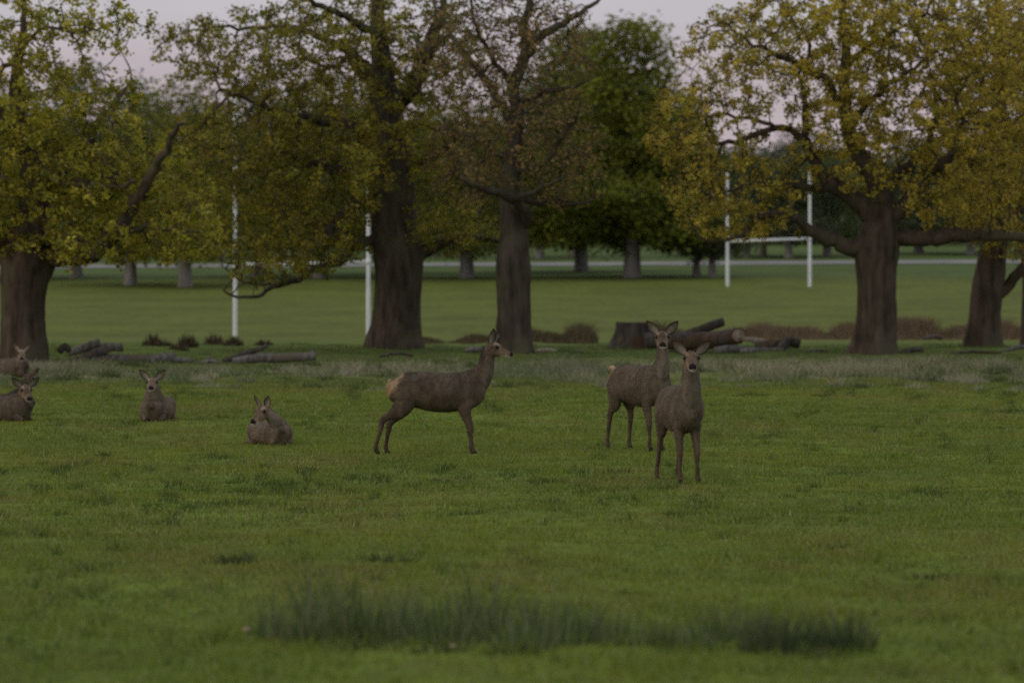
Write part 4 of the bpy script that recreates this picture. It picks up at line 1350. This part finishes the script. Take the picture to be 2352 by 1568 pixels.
def standing_deer():
    # side-on hind
    r = deer_root('deer standing side-on with pale rump patch and head turned along its body', 1008, 52.6, 0, 1.0)
    B = Body(); torso(B)
    fore_leg(B, .10, .452); fore_leg(B, -.10, .446)
    hind_leg(B, .10, -.715, hx=-.665, hz=.40); hind_leg(B, -.10, -.845, hx=-.755, hz=.445)
    tail(B, [(-.635, 0, 1.0, .03), (-.675, 0, .93, .032), (-.68, 0, .84, .022), (-.672, 0, .80, .01)])
    head_and_neck(B, r, [(.36, 0, .86, .14, .24), (.47, 0, .95, .125, .20), (.56, 0, 1.04, .105, .165), (.615, 0, 1.13, .088, .128), (.64, 0, 1.22, .076, .108), (.648, 0, 1.32, .068, .095), (.655, 0, 1.39, .062, .082), (.668, 0, 1.425, .056, .070)],
                  (.955, 0, -.29), ears=((.30, .94, .12), (.42, .90, -.42)), ear_face=(.55, -.6, .05), ear_back=-.05, hs=1.05)
    B.finish(seed=1, root=r)
    # three-quarter hind behind
    r = deer_root('deer standing three-quarter with raised pale tail, partly behind another deer', 1471, 54.3, -60, 1.06)
    B = Body(); torso(B, tone=1.1)
    fore_leg(B, .10, .36, top=.37); fore_leg(B, -.10, .40, top=.37)
    hind_leg(B, .10, -.44, hx=-.40); hind_leg(B, -.10, -.66, hx=-.60)
    tail(B, [(-.63, 0, 1.02, .03), (-.70, 0, 1.06, .034), (-.74, 0, 1.06, .03), (-.76, 0, 1.04, .012)])
    head_and_neck(B, r, [(.34, 0, .88, .14, .24), (.46, 0, .98, .12, .19), (.535, -.005, 1.09, .095, .142), (.565, -.01, 1.2, .078, .112), (.575, -.02, 1.32, .068, .096), (.585, -.03, 1.42, .06, .082), (.60, -.04, 1.46, .055, .07)],
                  (math.cos(math.radians(-31)), math.sin(math.radians(-31)), -.30), ears=((.66, .76), (.66, .76)), tone=1.05, hs=1.05)
    B.finish(seed=2, root=r)
    # front-on hind
    r = deer_root('round-bellied deer standing front-on with white chin, nearest its companion', 1563, 45.2, -80, 1.0)
    B = Body(); torso(B, tone=1.05, width=1.06)
    fore_leg(B, .098, .47, fy=.10); fore_leg(B, -.098, .46, fy=-.105)
    hind_leg(B, .11, -.56, fy=.09, hx=-.50); hind_leg(B, -.12, -.60, fy=-.15, hx=-.54)
    tail(B, [(-.635, 0, 1.0, .03), (-.675, 0, .93, .032), (-.68, 0, .84, .02)])
    head_and_neck(B, r, [(.34, 0, .84, .15, .25), (.45, 0, .93, .135, .21), (.53, 0, 1.02, .115, .165), (.58, -.005, 1.12, .108, .13), (.60, -.01, 1.22, .098, .112), (.605, -.012, 1.32, .092, .10), (.612, -.015, 1.39, .08, .086), (.63, -.018, 1.42, .066, .074)],
                  (math.cos(math.radians(-9)), math.sin(math.radians(-9)), -.30), ears=((.74, .70), (.74, .70)), tone=1.05, hs=1.06)
    B.finish(seed=3, root=r)

LYING = [(-.60, .24, -.03, .07), (-.55, .33, -.03, .15), (-.44, .40, -.03, .22), (-.28, .42, -.03, .255), (-.08, .415, -.05, .27), (.12, .42, -.05, .265), (.28, .44, -.04, .245), (.40, .44, -.03, .21), (.49, .38, -.03, .16), (.55, .28, 0, .09)]

def lie(B, tone=1.0, zs=1.0):
    torso(B, tone, rump=False, secs=[(x, zt * zs, zb, hw) for x, zt, zb, hw in LYING])
    lc = lambda t, ca, sa, p: (BROWN * (1 - t) + LEGC * t) * tone
    for sg in (-1, 1):
        B.loft([(-.42, sg * .13, .27 * zs, .10, .15 * zs), (-.26, sg * .19, .24 * zs, .085, .145 * zs), (-.10, sg * .23, .16, .06, .10), (-.02, sg * .245, .07, .045, .06), (-.10, sg * .26, .035, .03, .035), (-.30, sg * .27, .03, .025, .03), (-.40, sg * .26, .03, .022, .028)], (0, 0, 1), lc, ns=14)
        B.loft([(.26, sg * .13, .20, .07, .11), (.38, sg * .14, .12, .055, .075), (.48, sg * .135, .055, .042, .045), (.52, sg * .13, .035, .032, .034), (.44, sg * .12, .015, .026, .026), (.32, sg * .11, .01, .022, .022)], (0, 0, 1), lc, ns=14)

def lying_deer():
    # middle lying hind, facing us
    r = deer_root('lying deer facing front with head high, ears spread wide', 361, 65.7, -93, 1.0)
    B = Body(); lie(B, 1.35)
    head_and_neck(B, r, [(.26, 0, .26, .19, .22), (.38, 0, .35, .18, .19), (.46, .0, .44, .155, .155), (.50, -.0, .53, .122, .12), (.515, -.0, .60, .098, .10), (.53, -.0, .65, .08, .084)],
                  (math.cos(math.radians(3)), math.sin(math.radians(3)), -.26), ears=((.66, .74), (.66, .74)), tone=1.35, hs=1.08)
    B.finish(seed=4, root=r)
    # lying hind with head turned to the side, chewing
    r = deer_root('lying deer with lowered muzzle turned sideways and ears upright', 622, 56.6, -68, .95)
    B = Body(); lie(B, 1.4, zs=.80)
    head_and_neck(B, r, [(.24, 0, .19, .16, .18), (.37, 0, .25, .15, .165), (.45, -.045, .32, .12, .13), (.47, -.12, .41, .092, .105), (.462, -.19, .49, .078, .088), (.455, -.23, .53, .066, .074)],
                  (.40, -.74, -.50), ears=((.30, .95), (.46, .89)), tone=1.35, mouth=.12, ear_back=.2, hs=1.12, ear_len=.175)
    B.finish(seed=5, root=r)
    # group at the frame's edge
    r = deer_root('lying deer with face turned to us, in front of another resting deer', 0, 65.5, -25, 1.0)
    B = Body(); lie(B, 1.15)
    hd = math.radians(-66 + 25)
    head_and_neck(B, r, [(.26, 0, .24, .17, .22), (.37, 0, .32, .145, .19), (.45, -.01, .40, .115, .145), (.48, -.02, .46, .09, .11), (.49, -.03, .51, .076, .09), (.50, -.04, .54, .064, .076)],
                  (math.cos(hd), math.sin(hd), -.50), ears=((.78, .64), (.72, .70)), tone=1.25, hs=1.12)
    B.finish(seed=6, root=r)
    r = deer_root('lying deer looking away, its dark nape behind the edge deer', 0, 68.5, 18, 1.0)
    B = Body(); lie(B, .85)
    hd = math.radians(70 - 18)
    head_and_neck(B, r, [(.26, 0, .26, .17, .22), (.37, 0, .36, .145, .19), (.43, 0, .46, .112, .142), (.455, .01, .54, .088, .108), (.46, .02, .62, .074, .09), (.465, .03, .67, .064, .076)],
                  (math.cos(hd), math.sin(hd), -.30), ears=((.85, .6), (.78, .62)), tone=.85, ear_back=.2, hs=1.1)
    B.finish(seed=7, root=r)
    r = deer_root('pale-faced small deer resting by the thick oak trunk', 20, 92, -35, .98)
    B = Body(); lie(B, 1.15)
    hd = math.radians(-84 + 35)
    head_and_neck(B, r, [(.26, 0, .26, .17, .22), (.37, 0, .34, .135, .18), (.42, -.01, .42, .10, .13), (.44, -.02, .48, .08, .10), (.45, -.03, .53, .068, .08), (.46, -.04, .56, .06, .07)],
                  (math.cos(hd), math.sin(hd), -.4), ears=((.62, .78), (.62, .78)), tone=1.9, hs=1.15)
    B.finish(seed=8, root=r, hair=8000)

# ------------------------------------------------------------------ build
build_ground()
build_road()
goal('rugby_goal', 'near white rugby goal half hidden by the massive oak', 540, 846, 165.5, 163.8, 182, (608, 601), .085)
goal('rugby_goal', 'small far white rugby goal under the yellow oak limb', 1671, 1860, 266, 264.4, 392, (554, 548), .11)
far_trees()
near_trees()
dead_wood()
standing_deer()
lying_deer()
build_clumps()
build_grass()
